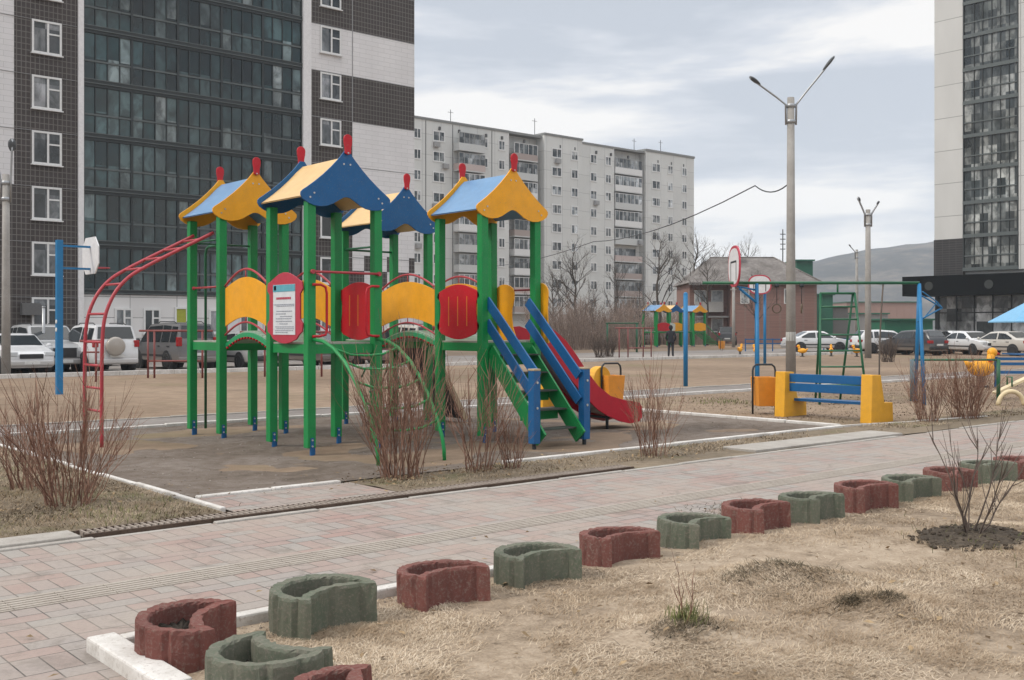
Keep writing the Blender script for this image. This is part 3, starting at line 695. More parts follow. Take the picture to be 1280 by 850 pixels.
# ------------------------------------------------------------------ the climbing complex
ST = 1.033; PS = .06; DZ = 1.44; PTOP = 3.32
PANELB = .004
def gable_poly():
    P = []
    half = [(0, 4.02), (.035, 4.02), (.11, 3.925), (.23, 3.80), (.36, 3.68), (.49, 3.575), (.60, 3.495), (.665, 3.452), (.695, 3.42), (.698, 3.382), (.67, 3.335), (.60, 3.29), (.50, 3.258), (.40, 3.25), (.30, 3.265), (.21, 3.30), (.12, 3.355), (.05, 3.392), (0, 3.40)]
    left = [(-a, b) for a, b in half[1:-1]]
    return half + left[::-1]
def finial_poly():
    P = []
    for i in range(13): a = math.pi * i / 12; P.append((.065 * math.cos(a), 4.175 + .065 * math.sin(a)))
    P += [(-.062, 4.12), (-.048, 4.06), (-.046, 3.985), (0, 3.965), (.046, 3.985), (.048, 4.06), (.062, 4.12)]
    return P
def slope_pts(off=.02):
    return [(0.0, 3.965 - off), (.10, 3.875 - off), (.22, 3.75 - off), (.35, 3.63 - off), (.48, 3.523 - off), (.59, 3.44 - off), (.645, 3.40 - off)]
def tower(root, x, y, gmat, smat, bar=None):
    """posts, deck and roof of one tower, its near left post at x, y"""
    for ix in (0, 1):
        for iy in (0, 1):
            px, py = x + ix * ST, y + iy * ST
            p = obj('post', MB().box(px - PS, px + PS, py - PS, py + PS, .075, PTOP), GREEN, root, bevel=.008)
            m = MB().box(px - .02 + PS, px + .012 + PS, py - .022, py + .022, -.06, .21).box(px - .022, px + .022, py - PS - .012, py - PS + .02, -.06, .21).box(px - .012, px + PS - .021, py - PS + .021, py - .02, -.06, .10)
            obj('foot_bracket', m, BLUE, p)
            m = MB()
            for zz in (.10, .18): m.cyl((px, py - PS - .012, zz), (px, py - PS - .022, zz), .012, n=8); m.cyl((px + PS + .012, py, zz), (px + PS + .022, py, zz), .012, n=8)
            obj('bolts', m, BOLT, p)
    m = MB()
    for yy in (y, y + ST): m.box(x + PS, x + ST - PS, yy - .02, yy + .02, DZ - .13, DZ - .008)
    for xx in (x, x + ST): m.box(xx - .02, xx + .02, y + PS, y + ST - PS, DZ - .13, DZ - .008)
    d = obj('deck_frame', m, GREEN, root, bevel=.004)
    m = MB(); n = 8
    for i in range(n): m.box(x - .01 + i * (ST + .02) / n, x - .01 + (i + 1) * (ST + .02) / n - .006, y + PS, y + ST - PS, DZ - .005, DZ + .018)
    obj('deck_boards', m, DECK, d)
    cxm = x + ST / 2; y0, y1 = y - PS - .006, y + ST + PS + .006
    m = MB()
    for sgn in (-1, 1):
        pts = slope_pts()
        for (a, z), (a2, z2) in zip(pts, pts[1:]):
            m.add([(cxm + sgn * a, y0 + .002, z), (cxm + sgn * a2, y0 + .002, z2), (cxm + sgn * a2, y1 - .002, z2), (cxm + sgn * a, y1 - .002, z),
                   (cxm + sgn * a, y0 + .002, z - .016), (cxm + sgn * a2, y0 + .002, z2 - .016), (cxm + sgn * a2, y1 - .002, z2 - .016), (cxm + sgn * a, y1 - .002, z - .016)],
                  [(0, 1, 2, 3), (7, 6, 5, 4), (0, 4, 5, 1), (2, 6, 7, 3)])
    r = obj('roof', m, smat, root)
    for yy in (y0 - .022, y1):
        obj('gable_panel', MB().prism(gable_poly(), lambda a, b, t, yy=yy: (cxm + a, yy + t, b), .022), gmat, r, bevel=.003)
        s = -1 if yy < y else 1; yb = yy - .03 if s < 0 else yy + .022 + .008
        obj('finial', MB().prism(finial_poly(), lambda a, b, t, yb=yb: (cxm + a, yb + t, b), .022), RED, r, bevel=.004)
        m = MB(); yf = yy if s < 0 else yy + .022
        for a, zz in ((-.05, 3.84), (.05, 3.84), (-.5, 3.42), (-.56, 3.36), (.5, 3.42), (.56, 3.36)): m.cyl((cxm + a, yf, zz), (cxm + a, yf + s * .008, zz), .013, n=8)
        m.cyl((cxm, yb if s < 0 else yb + .022, 3.99), (cxm, (yb if s < 0 else yb + .022) + s * .008, 3.99), .012, n=8)
        obj('bolts', m, BOLT, r)
def arc(t): return math.sin(math.pi * t)
def bridge(root, x0, ya, yb):
    """arched bridge along y between two towers, its railings on the posts' lines"""
    Lb = yb - ya; m = MB(); n = 14
    for i in range(n):
        t0, t1 = i / n, (i + 1) / n; t1m = t1 - .07 / n * 1.2
        zz = lambda t: DZ + .0 + .17 * arc(t)
        p = (x0 + ST / 2, ya + t0 * Lb, zz(t0) - .012); q = (x0 + ST / 2, ya + t1m * Lb, zz(t1m) - .012); m.beam(p, q, ST - .10, .028)
    b = obj('bridge', m, plain('bridge_plank', (.30, .42, .33), .6), root)
    for xx in (x0 + .03, x0 + ST - .03):
        m = MB()
        for i in range(20):
            t0, t1 = i / 20, (i + 1) / 20
            m.beam((xx, ya + t0 * Lb, DZ - .055 + .17 * arc(t0)), (xx, ya + t1 * Lb, DZ - .055 + .17 * arc(t1)), .03, .06)
        obj('bridge_side', m, plain('bridge_side_green', (.02, .28, .11), .4), b)
        m = MB()
        for i in range(15):
            t = (i + .5) / 15; m.ball((xx, ya + t * Lb, DZ - .10 + .17 * arc(t)), .022, 8, 5)
        obj('bridge_bolt_caps', m, RED, b)
    for xx in (x0 - .01, x0 + ST - .01):
        pl = []; k = 18; g0, g1 = ya + .055, yb - .055
        for i in range(k + 1): t = i / k; pl.append((g0 + t * (g1 - g0), 2.235 + .15 * arc(t)))
        for i in range(k + 1): t = 1 - i / k; pl.append((g0 + t * (g1 - g0), 1.675 + .135 * arc(t)))
        obj('railing_panel', MB().prism(pl, lambda a, c, t, xx=xx: (xx + t, a, c), .02), YEL, root, bevel=.003)
        up = obj('arched_rail', MB().tube([(xx + .01, ya + .03 + (Lb - .06) * i / 20, 2.27 + .23 * arc(i / 20)) for i in range(21)], .017, 8), REDPIPE, root)
        lo = obj('arched_rail', MB().tube([(xx + .01, ya + .03 + (Lb - .06) * i / 20, 1.545 + .19 * arc(i / 20)) for i in range(21)], .015, 8), REDPIPE, root)
        for t in (.05, .5, .95):
            yy = ya + .03 + (Lb - .06) * t; obj('rail_tie', MB().tube([(xx + .01, yy, 1.545 + .19 * arc(t)), (xx + .01, yy, 1.72 + .1 * arc(t))], .009, 6), REDPIPE, lo); obj('rail_tie', MB().tube([(xx + .01, yy, 2.2 + .15 * arc(t)), (xx + .01, yy, 2.27 + .23 * arc(t))], .009, 6), REDPIPE, up)
def barrier_poly():
    hw = .50; P = []
    P += [(-hw, 1.63), (-hw + .05, 1.60), (-hw + .10, 1.56)]
    for i in range(9): t = i / 8; P.append((-hw + .14 + (2 * hw - .28) * t, 1.55 - .07 * arc(t)))
    P += [(hw - .10, 1.56), (hw - .05, 1.60), (hw, 1.63), (hw + .015, 1.70), (hw - .05, 1.76), (hw - .07, 1.85), (hw - .07, 2.0), (hw - .05, 2.06), (hw + .015, 2.11), (hw, 2.17)]
    for i in range(13): t = i / 12; P.append((hw - .05 - (2 * hw - .1) * t, 2.20 + .10 * arc(t)))
    P += [(-hw, 2.17), (-hw - .015, 2.11), (-hw + .05, 2.06), (-hw + .07, 2.0), (-hw + .07, 1.85), (-hw + .05, 1.76), (-hw - .015, 1.70)]
    return P
def barrier(root, x, y):
    """red slotted barrier across the side of a tower at x, from y to y + ST"""
    c = y + ST / 2
    b = obj('barrier_panel', MB().prism(barrier_poly(), lambda a, z, t: (x + t, c + a, z), .022), RED, root, bevel=.004)
    m = MB()
    for a in (-.22, 0, .22): m.box(x - .003, x + .025, c + a - .007, c + a + .007, 1.68, 2.12)
    obj('slot_inlay', m, plain('slot_orange', (.62, .22, .03), .5), b); return b

AX, AY = 7.07, 14.87; BX, BY = 7.10, 12.33; CX, CY = 9.78, 14.78; DX, DY = 9.80, 12.05
ps = thing('playground_complex', 'large green, yellow, blue and red climbing complex with four roofed towers, bridges and slide', 'playground', (8.5, 13.2, 0), world=True)
tower(ps, AX, AY, YEL, LBLUE); tower(ps, BX, BY, BLUE, TAN); tower(ps, CX, CY, BLUE, TAN); tower(ps, DX, DY, YEL, LBLUE)
bridge(ps, AX + .015, BY + ST + PS, AY - PS); bridge(ps, CX + .01, DY + ST + PS, CY - PS)
barrier(ps, DX - .06, DY); barrier(ps, BX + ST + .04, BY)
# bars in the far towers and the fire pole
m = MB().tube([(AX, AY + ST, 2.98), (AX + ST, AY + ST, 2.98)], .014, 8).tube([(AX, AY + .05, 2.98), (AX, AY + ST - .05, 2.98)], .014, 8); obj('cross_bar', m, DGREEN, ps)
m = MB().tube([(CX, CY + ST, 3.0), (CX + ST, CY + ST, 3.0)], .018, 8).tube([(CX, CY, 3.0), (CX, CY + ST, 3.0)], .018, 8); obj('cross_bar', m, DGREEN, ps)
fx = AX + ST / 2
m = MB().tube([(fx, AY + ST, 2.98), (fx, AY + ST + .5, 2.98), (fx, AY + ST + .60, 2.95), (fx, AY + ST + .64, 2.86), (fx, AY + ST + .64, 0)], .022, 10); obj('fire_pole', m, DGREEN, ps)
m = MB().tube([(AX, AY + .06, 2.27), (AX, AY + ST - .06, 2.27)], .016, 8).ball((AX, AY + .06, 2.27), .03, 8, 6).ball((AX, AY + ST - .06, 2.27), .03, 8, 6); obj('safety_bar', m, REDPIPE, ps)
# information board on the near left side of tower B
hb_ = .44; pl = []
pl += [(-hb_ + .05, 1.56)] + [(-hb_ + .12 + (2 * hb_ - .24) * i / 8, 1.50 - .06 * arc(i / 8)) for i in range(9)] + [(hb_ - .05, 1.56), (hb_ + .03, 1.60), (hb_ + .045, 1.70), (hb_ - .02, 1.77), (hb_ - .02, 2.10), (hb_ + .045, 2.16), (hb_ + .03, 2.26)]
pl += [(hb_ - .06 - (2 * hb_ - .12) * i / 12, 2.29 + .11 * arc(i / 12)) for i in range(13)] + [(-hb_ - .03, 2.26), (-hb_ - .045, 2.16), (-hb_ + .02, 2.10), (-hb_ + .02, 1.77), (-hb_ - .045, 1.70), (-hb_ - .03, 1.60)]
cyb = BY + ST / 2; xb_ = BX - PS - .03
ib = obj('information_board', MB().prism(pl, lambda a, z, t: (xb_ + t, cyb - a, z), .022), plain('board_red', (.42, .035, .06), .4), ps, bevel=.004)
sh = obj('notice', MB().box(xb_ - .006, xb_ - .001, cyb - .30, cyb + .30, 1.56, 2.235), plain('notice_paper', (.60, .62, .64), .35), ib)
obj('notice_header', MB().box(xb_ - .010, xb_ - .0065, cyb - .298, cyb + .298, 2.14, 2.232), plain('notice_teal', (.10, .34, .42), .35), ib)
m = MB(); m2 = MB()
for i in range(9): m2.box(xb_ - .010, xb_ - .0065, cyb - .19 + i * .045, cyb - .155 + i * .045, 2.035, 2.065)
obj('notice_title', m2, plain('notice_red', (.45, .06, .10), .4), ib)
for zz, a, b_ in ((1.96, -.28, .28), (1.94, -.28, .2), (1.87, -.22, .2), (1.835, -.05, .22), (1.80, -.22, .1), (1.77, -.2, .22), (1.735, -.22, .22), (1.70, -.1, .12), (1.66, -.27, .24), (1.635, -.27, .2), (1.61, -.25, .24), (1.585, -.1, .24)):
    y = cyb + a
    while y < cyb + b_: l = rng.uniform(.02, .06); m.box(xb_ - .010, xb_ - .0065, y, min(y + l, cyb + b_), zz, zz + .011); y += l + .014
obj('notice_text', m, plain('notice_ink', (.26, .28, .33), .5), ib)
m = MB().box(xb_ - .010, xb_ - .0065, cyb + .21, cyb + .27, 2.16, 2.22); obj('notice_mark', m, plain('notice_white', (.7, .75, .75), .4), ib)
# bar, hand hoops and the arched ladder on the near face of tower B
yb = BY - PS - .02
m = MB().tube([(BX, yb, 2.39), (BX + ST, yb, 2.39)], .017, 8).cyl((BX, yb - .02, 2.39), (BX, yb + .03, 2.39), .03, n=10).cyl((BX + ST, yb - .02, 2.39), (BX + ST, yb + .03, 2.39), .03, n=10); obj('safety_bar', m, REDPIPE, ps)
for sgn, xx in ((1, BX), (-1, BX + ST)):
    m = MB(); q = [(xx, yb, 2.22), (xx + sgn * .12, yb, 2.22), (xx + sgn * .19, yb, 2.19), (xx + sgn * .21, yb, 2.11), (xx + sgn * .21, yb, 1.62), (xx + sgn * .19, yb, 1.56), (xx + sgn * .10, yb, 1.54), (xx, yb, 1.54)]
    m.tube(q, .017, 8); obj('grab_handle', m, RED, ps)
lad = []
prof = [(0, 1.50), (.25, 1.475), (.50, 1.39), (.78, 1.22), (1.02, .99), (1.22, .74), (1.38, .48), (1.48, .28), (1.52, .12), (1.53, -.05)]
lp = []
for xx in (BX + .02, BX + ST - .02):
    lp.append([(xx, BY - PS - a, z) for a, z in prof])
al = obj('arched_ladder', MB().tube(lp[0], .024, 8), GREEN, ps); obj('ladder_rail', MB().tube(lp[1], .024, 8), GREEN, al)
for i in range(2, 7):
    p, q = Vector(lp[0][i]), Vector(lp[1][i]); mid = (p + q) / 2 + Vector((0, -.02, -.10))
    obj('rung', MB().tube([p, p.lerp(mid, .5) + Vector((0, 0, -.035)), mid, q.lerp(mid, .5) + Vector((0, 0, -.035)), q], .016, 7), GREEN, al)
for xx in (BX + .32, BX + .66):
    obj('hand_loop', MB().tube([(xx, BY - .75, 1.02), (xx + .02, BY - .82, 1.14), (xx + .12, BY - .85, 1.15), (xx + .14, BY - .88, 1.0), (xx + .12, BY - .95, .88), (xx, BY - .93, .84)], .013, 6), DGREEN, al)
# monkey bars from tower A
mprof = [(AX - .05, 3.08), (6.6, 2.86), (6.2, 2.65), (5.95, 2.51), (5.75, 2.38), (5.58, 2.20), (5.47, 2.0), (5.40, 1.78), (5.37, 1.5), (5.36, 1.0), (5.36, -.05)]
def msm(P, k=4):
    o = []
    for i in range(len(P) - 1):
        p0, p1, p2, p3 = P[max(i - 1, 0)], P[i], P[i + 1], P[min(i + 2, len(P) - 1)]
        for j in range(k):
            t = j / k; o.append(tuple(.5 * ((2 * p1[a]) + (-p0[a] + p2[a]) * t + (2 * p0[a] - 5 * p1[a] + 4 * p2[a] - p3[a]) * t * t + (-p0[a] + 3 * p1[a] - 3 * p2[a] + p3[a]) * t ** 3) for a in range(len(p1))))
    return o + [P[-1]]
ms = msm(mprof); ya_, yb_ = AY + .17, AY + .86
mb_ = obj('monkey_bars', MB().tube([(x, ya_, z) for x, z in ms], .026, 10), REDPIPE, ps); obj('side_rail', MB().tube([(x, yb_, z) for x, z in ms], .026, 10), REDPIPE, mb_)
for x, z in [(6.85, 2.98), (6.55, 2.83), (6.25, 2.675), (5.95, 2.51), (5.66, 2.28), (5.42, 1.85), (5.365, 1.45), (5.36, 1.12), (5.36, .80), (5.36, .48)]:
    obj('rung', MB().tube([(x, ya_, z), (x, yb_, z)], .018, 8), REDPIPE, mb_)
# staircase from tower D
sy0, sy1 = DY - PS, DY - 1.16; sx0, sx1 = DX + .09, DX + ST - .19
st_ = obj('staircase', MB().beam((sx0, sy0, DZ - .13), (sx0, sy1 - .02, .10), .035, .24), GREEN, ps, bevel=.004)
obj('stringer', MB().beam((sx1, sy0, DZ - .13), (sx1, sy1 - .02, .10), .035, .24), GREEN, st_, bevel=.004)
for i in range(5):
    t = (i + .75) / 5.6; yy = sy0 + (sy1 - sy0) * t; zz = DZ * (1 - t) + .02
    obj('tread', MB().box(sx0 + .02, sx1 - .02, yy - .12, yy + .09, zz - .02, zz), plain('dark_tread', (.05, .06, .05), .7), st_)
    if i < 4: obj('riser', MB().box(sx0 + .02, sx1 - .02, yy + .07, yy + .09, zz - .16, zz - .022), GREEN, st_)
obj('riser', MB().box(sx0 + .02, sx1 - .02, sy0 - .03, sy0 - .01, DZ - .32, DZ - .03), GREEN, st_)
for xx in (DX - .03, DX + ST - .10):
    nw = obj('newel_post', MB().box(xx - .06, xx + .06, sy1 - .06, sy1 + .06, .06, 1.06), BLUE, st_, bevel=.006)
    obj('post_cap', MB().box(xx - .064, xx + .064, sy1 - .064, sy1 + .064, 1.062, 1.09), WOODTOP, nw, bevel=.006)
    obj('foot_bracket', MB().box(xx - .02, xx + .02, sy1 - .02, sy1 + .02, -.05, .058), DARKM, nw)
    s = 1 if xx < DX + .5 else -1
    for (z0, z1) in ((2.10, 1.02), (1.78, .66)):
        x_ = xx + s * .085
        obj('handrail', MB().beam((x_, sy0 + .03, z0 - .05), (x_, sy1 + .02, z1 - .05), .028, .15), BLUE, st_, bevel=.004)
    m = MB()
    for zz in (.90, .55): m.tube([(xx, sy1 + .06, zz), (xx, sy1 + .085, zz)], .02, 8); m.tube([(xx, sy1 - .06, zz), (xx, sy1 - .072, zz)], .018, 8)
    obj('bolts', m, BOLT, nw)
# slide from tower D
sl = [(10.9, 1.60), (11.0, 1.67), (11.15, 1.68), (11.28, 1.64), (11.42, 1.56), (11.58, 1.45), (11.81, 1.22), (12.02, .98), (12.3, .71), (12.58, .54), (12.9, .46), (13.1, .43), (13.27, .40), (13.34, .33)]
slb = [(13.34, .14), (13.27, .08), (13.05, .06), (12.8, .11), (12.5, .22), (12.3, .32), (12.0, .54), (11.7, .82), (11.4, 1.12), (11.15, 1.33), (10.95, 1.36), (10.9, 1.34)]
s0, s1 = DY + .10, DY + .72
sd_ = None
for yy in (s0, s1):
    o = obj('slide_side' if sd_ else 'slide', MB().prism(sl + slb, lambda a, z, t, yy=yy: (a, yy + t, z), .03), plain('slide_red', (.40, .004, .02), .3), sd_ or ps, bevel=.004)
    sd_ = sd_ or o
chute = [(10.9, 1.46), (11.05, 1.46), (11.2, 1.42), (11.45, 1.24), (11.75, .94), (12.05, .66), (12.35, .41), (12.65, .25), (12.95, .18), (13.15, .165), (13.32, .17)]
m = MB()
for (a, z), (a2, z2) in zip(chute, chute[1:]): m.beam((a, (s0 + s1) / 2 + .015, z), (a2, (s0 + s1) / 2 + .015, z2), s1 - s0 - .034, .012)
obj('chute', m, STEEL, sd_)
m = MB()
for yy in (s0 + .1, s1 - .1): m.tube([(12.6, yy, .3), (12.6, yy, -.05)], .025, 8)
m.tube([(12.6, s0 + .05, .18), (12.6, s1, .18)], .02, 8); obj('slide_leg', m, DARKM, sd_)
for yy in (s0 - .12, s1 + .14):
    pl = [(-.20, 1.42)] + [(-.19, 1.60), (-.175, 1.80), (-.17, 1.95), (-.185, 2.18)] + [(.0 - .185 * math.cos(math.pi * i / 10), 2.19 + .15 * math.sin(math.pi * i / 10)) for i in range(11)] + [(.18, 2.1), (.14, 1.95), (.14, 1.8), (.16, 1.65), (.21, 1.52), (.25, 1.42)]
    obj('slide_gate_panel', MB().prism(pl, lambda a, z, t, yy=yy: (DX + ST + .07 + t, yy + (a if yy < DY + .5 else -1.3 * a - .04), z), .022), YEL, ps, bevel=.003)
obj('safety_bar', MB().tube([(DX + ST + .1, s0 - .02, 2.24), (DX + ST + .1, s1 + .05, 2.24)], .016, 8), plain('dull_red_pipe', (.20, .02, .03), .4), ps)
# rope net ramp on the far right side of tower C
nx0, nz0, nx1, nz1 = CX + ST + .07, 1.40, CX + ST + .86, .03
m = MB()
for yy in (CY + .05, CY + ST - .05): m.beam((nx0, yy, nz0), (nx1, yy, nz1), .05, .09)
cr = obj('climbing_ramp', m, WOODTOP, ps)
m = MB().beam((nx0 + .01, CY + ST / 2, nz0 - .03), (nx1 - .05, CY + ST / 2, nz1 + .02), ST - .155, .012); obj('ramp_board', m, plain('dark_ramp_board', (.045, .045, .05), .7), cr)
m = MB()
for i in range(1, 10):
    t = i / 10; m.tube([(nx0 + (nx1 - nx0) * t, CY + .08, nz0 + (nz1 - nz0) * t + .01), (nx0 + (nx1 - nx0) * t, CY + ST - .08, nz0 + (nz1 - nz0) * t + .01)], .011, 6)
for i in range(1, 7):
    yy = CY + .08 + (ST - .16) * i / 7; m.tube([(nx0, yy, nz0 + .01), (nx1, yy, nz1 + .01)], .011, 6)
obj('rope_net', m, plain('grey_rope', (.26, .28, .33), .8), cr)

# ------------------------------------------------------------------ planters
def m_planter(name, a, bcol):
    b = NB(name); v = b.world(); n1 = b.noise(v, 5, 6, .7, .3); n2 = b.noise(v, 55, 5, .75); n3 = b.noise(v, 1.3, 2)
    c = b.mix(b.ramp(n1, [(.36, (0, 0, 0)), (.66, (1, 1, 1))]), a, bcol)
    c = b.mix(b.ramp(n2, [(.50, (0, 0, 0)), (.72, (.75, .75, .75))]), c, (.26, .22, .185))
    c = b.mix(b.ramp(n3, [(.45, (0, 0, 0)), (.7, (.4, .4, .4))]), c, sc3(a, .5))
    b.bump(n2, .7, .008); return b.out(c, .9, spec=.2)
M_PRED = m_planter('worn_red_concrete', (.19, .072, .06), (.145, .066, .056)); M_PGREEN = m_planter('worn_green_concrete', (.105, .125, .09), (.15, .148, .115))
def planter_rings(R_, tt, c, n1, n2, seed):
    r = random.Random(seed); O = []; I = []
    def ring(r1, r2, groove):
        al = math.acos(max(-1, min(1, (r1 * r1 + c * c - r2 * r2) / (2 * r1 * c)))); P = []
        for i in range(n1 + 1):
            a = al + (2 * math.pi - 2 * al) * i / n1; rr = r1
            if groove and i % 6 == 3: rr -= .016
            P.append((rr * math.cos(a), rr * math.sin(a)))
        be = math.asin(min(1, r1 * math.sin(al) / r2))
        for i in range(1, n2):
            a = -be + 2 * be * i / n2; rr = r2
            if groove and i % 6 == 3: rr += .014
            P.append((c - rr * math.cos(a), rr * math.sin(a)))
        return P
    return ring(R_, R_ * 1.03, True), ring(R_ - tt, R_ * 1.03 + tt, False)
GP = 'interlocking concrete planters beside the path'
def planter(x, y, phi, red, label, R_=.285, H=.22, seed=0):
    O, I = planter_rings(R_, .066, R_ * 1.22, 48, 18, seed); n = len(O); r = random.Random(seed)
    def tw(p, z, s=1): return (p[0] * s + r.gauss(0, .0022), p[1] * s + r.gauss(0, .0022), z + r.gauss(0, .0022))
    lv = [[tw(p, -.03) for p in O], [tw(p, H * .5) for p in O], [tw(p, H - .014) for p in O], [tw((p[0] * .93 + q[0] * .07, p[1] * .93 + q[1] * .07), H + .002) for p, q in zip(O, I)],
          [tw((p[0] * .1 + q[0] * .9, p[1] * .1 + q[1] * .9), H) for p, q in zip(O, I)], [tw(p, H - .012) for p in I], [tw(p, .05) for p in I]]
    vs = [p for l in lv for p in l]; fs = []
    for k in range(len(lv) - 1):
        for j in range(n): j2 = (j + 1) % n; fs.append((k * n + j, k * n + j2, (k + 1) * n + j2, (k + 1) * n + j))
    m = MB(); m.add(vs, fs)
    t = solo('planter', m, M_PRED if red else M_PGREEN, label, 'planter', (x, y, 0), phi, GP)
    t.rotation_euler = (r.gauss(0, .018), r.gauss(0, .018), phi); t.scale = (r.uniform(.97, 1.04), r.uniform(.97, 1.04), r.uniform(.94, 1.06)); fl = r.uniform(.0, .05)
    s = MB(); cpt = (-.06, 0, H - .075 - fl); s.add([(p[0], p[1], H - .09 - fl + r.uniform(-.015, .02)) for p in I] + [cpt], [(j, (j + 1) % n, n) for j in range(n)])
    obj('soil', s, M_SOIL, t); return t
ordn = ['third', 'fourth', 'fifth', 'sixth', 'seventh', 'eighth', 'ninth', 'tenth', 'eleventh', 'twelfth', 'thirteenth']
planter(2.26, 5.07, R(-38), True, 'worn red concrete planter at the white kerb corner, bite facing right', seed=1)
planter(3.02, 5.09, R(-80), False, 'green concrete planter just right of the red one at the kerb corner', seed=2)
planter(2.28, 4.30, R(12), False, 'green concrete planter in front of the kerb corner, cut open to the back right', seed=3)
planter(2.30, 3.64, R(-10), True, 'red concrete planter cropped by the bottom edge of the picture', seed=4)
for i, (x, y) in enumerate([(3.85, 5.10), (4.60, 5.09), (5.43, 5.15), (6.28, 5.18), (7.09, 5.2), (7.87, 5.2), (8.74, 5.22), (9.56, 5.23), (10.35, 5.23), (11.15, 5.23), (11.9, 5.22)]):
    red = i % 2 == 0; nm = 'red' if red else 'green'
    planter(x, y, R(-90 + (rng.uniform(-9, 9))), red, f'{nm} concrete planter, {ordn[i]} along the path from the white kerb corner', seed=10 + i)

# ------------------------------------------------------------------ bare shrubs, saplings, trees
def m_bark(name, a, b_):
    b = NB(name); g = b.n('ShaderNodeNewGeometry'); c = b.ramp(g.outputs['Random Per Island'], [(0, a), (1, b_)])
    n = b.noise(b.world(), 30, 4, .6); c = b.mix(.5, c, b.ramp(n, [(.35, (.5, .5, .5)), (.65, (1.2, 1.2, 1.2))]), 'MULTIPLY'); return b.out(c, .8, spec=.2)
M_TWIG = m_bark('red_brown_twigs', (.115, .055, .038), (.33, .195, .14)); M_TWIGD = m_bark('grey_brown_twigs', (.06, .045, .038), (.16, .125, .105)); M_BARK = m_bark('grey_bark', (.05, .042, .036), (.10, .085, .072))
def shrub_mb(h, wd, n, seed, spread=.10, rad=.006, tw=4, upright=.5, forks=2):
    r = random.Random(seed); m = MB()
    for s in range(n):
        a = r.uniform(0, 2 * math.pi); b0 = Vector((spread * r.random() ** .5 * math.cos(a), spread * r.random() ** .5 * math.sin(a), -.03))
        reach = wd / 2 * r.random() ** .6; hh = h * r.uniform(.55, 1.0) * (1 - .25 * (reach / (wd / 2)) ** 2)
        a += r.gauss(0, .5); tip = Vector((math.cos(a) * reach, math.sin(a) * reach, hh)); pts = []; k = 5
        w1, w2 = r.gauss(0, .02 * h), r.gauss(0, .02 * h)
        for i in range(k + 1):
            t = i / k; p = b0.lerp(tip, t); p.z = -.03 + (hh + .03) * (t ** (1 - .25 * upright)); p.x += w1 * math.sin(t * 4.5) + r.gauss(0, .014 * min(1, h)); p.y += w2 * math.sin(t * 5) + r.gauss(0, .014 * min(1, h)); pts.append(p)
        r0 = rad * r.uniform(.6, 1.25); m.tube(pts, [r0 * (1 - .75 * i / k) for i in range(k + 1)], 4, cap=False)
        for q in range(r.randint(0, forks)):
            i = r.randint(1, k - 2); d = (pts[i + 1] - pts[i]).normalized(); l = (pts[-1] - pts[i]).length * r.uniform(.6, 1.0); dv = (d + Vector((r.gauss(0, .28), r.gauss(0, .28), .12))).normalized()
            f = [pts[i] + dv * l * j / 4 + Vector((r.gauss(0, .012), r.gauss(0, .012), .05 * h * (j / 4) ** 2)) for j in range(5)]; m.tube(f, [r0 * (.65 - .12 * j) for j in range(5)], 4, cap=False)
        for q in range(r.randint(max(0, tw - 2), tw + 2)):
            t = r.uniform(.25, .95); i = min(k - 1, int(t * k)); p = pts[i].lerp(pts[i + 1], t * k - i); d = (pts[i + 1] - pts[i]).normalized()
            dv = (d + Vector((r.gauss(0, .45), r.gauss(0, .45), r.gauss(.05, .25)))).normalized(); l = h * r.uniform(.08, .26)
            p2 = p + dv * l * .5 + Vector((0, 0, .02 * h)); p3 = p + dv * l + Vector((0, 0, .07 * h)); m.tube([p, p2, p3], [r0 * .5, r0 * .4, r0 * .2], 3, cap=False)
    return m
GB = 'leafless shrubs in the yard'
for px, py, h, wd, n, lab, tw in [(85, 633, 1.38, 1.5, 54, 'big leafless red brown shrub on the left lawn in front of the monkey bars', 5), (36, 612, 1.12, .95, 34, 'smaller leafless shrub at the left edge behind the big one', 4),
      (500, 598, 1.72, 1.4, 72, 'dense tall leafless shrub in front of the arched ladder', 6), (597, 589, 1.5, 1.15, 28, 'open leafless shrub in front of the green staircase side', 5), (640, 586, .72, .5, 26, 'small leafless shrub at the foot of the blue stair posts', 3),
      (816, 571, 1.25, .95, 30, 'thin leafless shrub to the right of the red slide end', 5), (1160, 527, 1.2, 1.0, 44, 'round leafless shrub right of the yellow and blue bench', 5), (1207, 523, 1.35, 1.5, 76, 'widest leafless shrub at the right by the paved path', 6)]:
    x, y = gnd(px, py); solo('shrub', shrub_mb(h, wd, n, px, spread=.05 + wd * .13, tw=tw, rad=.0064 if px in (85, 36, 500, 597) else .006), M_TWIG, lab, 'shrub', (x, y, 0), group=GB)
x, y = gnd(1215, 684); solo('sapling', shrub_mb(1.12, .75, 7, 77, .06, .008, 9, .2, 0), M_TWIGD, 'young leafless sapling of a few upright stems in a dark mulch patch', 'sapling', (x, y, .08))
mu = MB(); r3 = random.Random(9)
def mound(a, rr): return lawn_h(x + rr * math.cos(a) * 1.15, y + rr * math.sin(a) * .85) + .03 * (1 - (rr / .5) ** 2)
nr_, na_ = 7, 30; vs = []
for i in range(nr_ + 1):
    for j in range(na_):
        a = 2 * math.pi * j / na_; rr = .46 * i / nr_ * (1 + .22 * mnoise.noise((math.cos(a) * 2, math.sin(a) * 2, 4))) + .01; vs.append((rr * math.cos(a) * 1.15, rr * math.sin(a) * .85, mound(a, rr) + r3.uniform(-.008, .014) - (.03 if i == nr_ else 0)))
mu.add(vs, [(i * na_ + j, i * na_ + (j + 1) % na_, (i + 1) * na_ + (j + 1) % na_, (i + 1) * na_ + j) for i in range(nr_) for j in range(na_)])
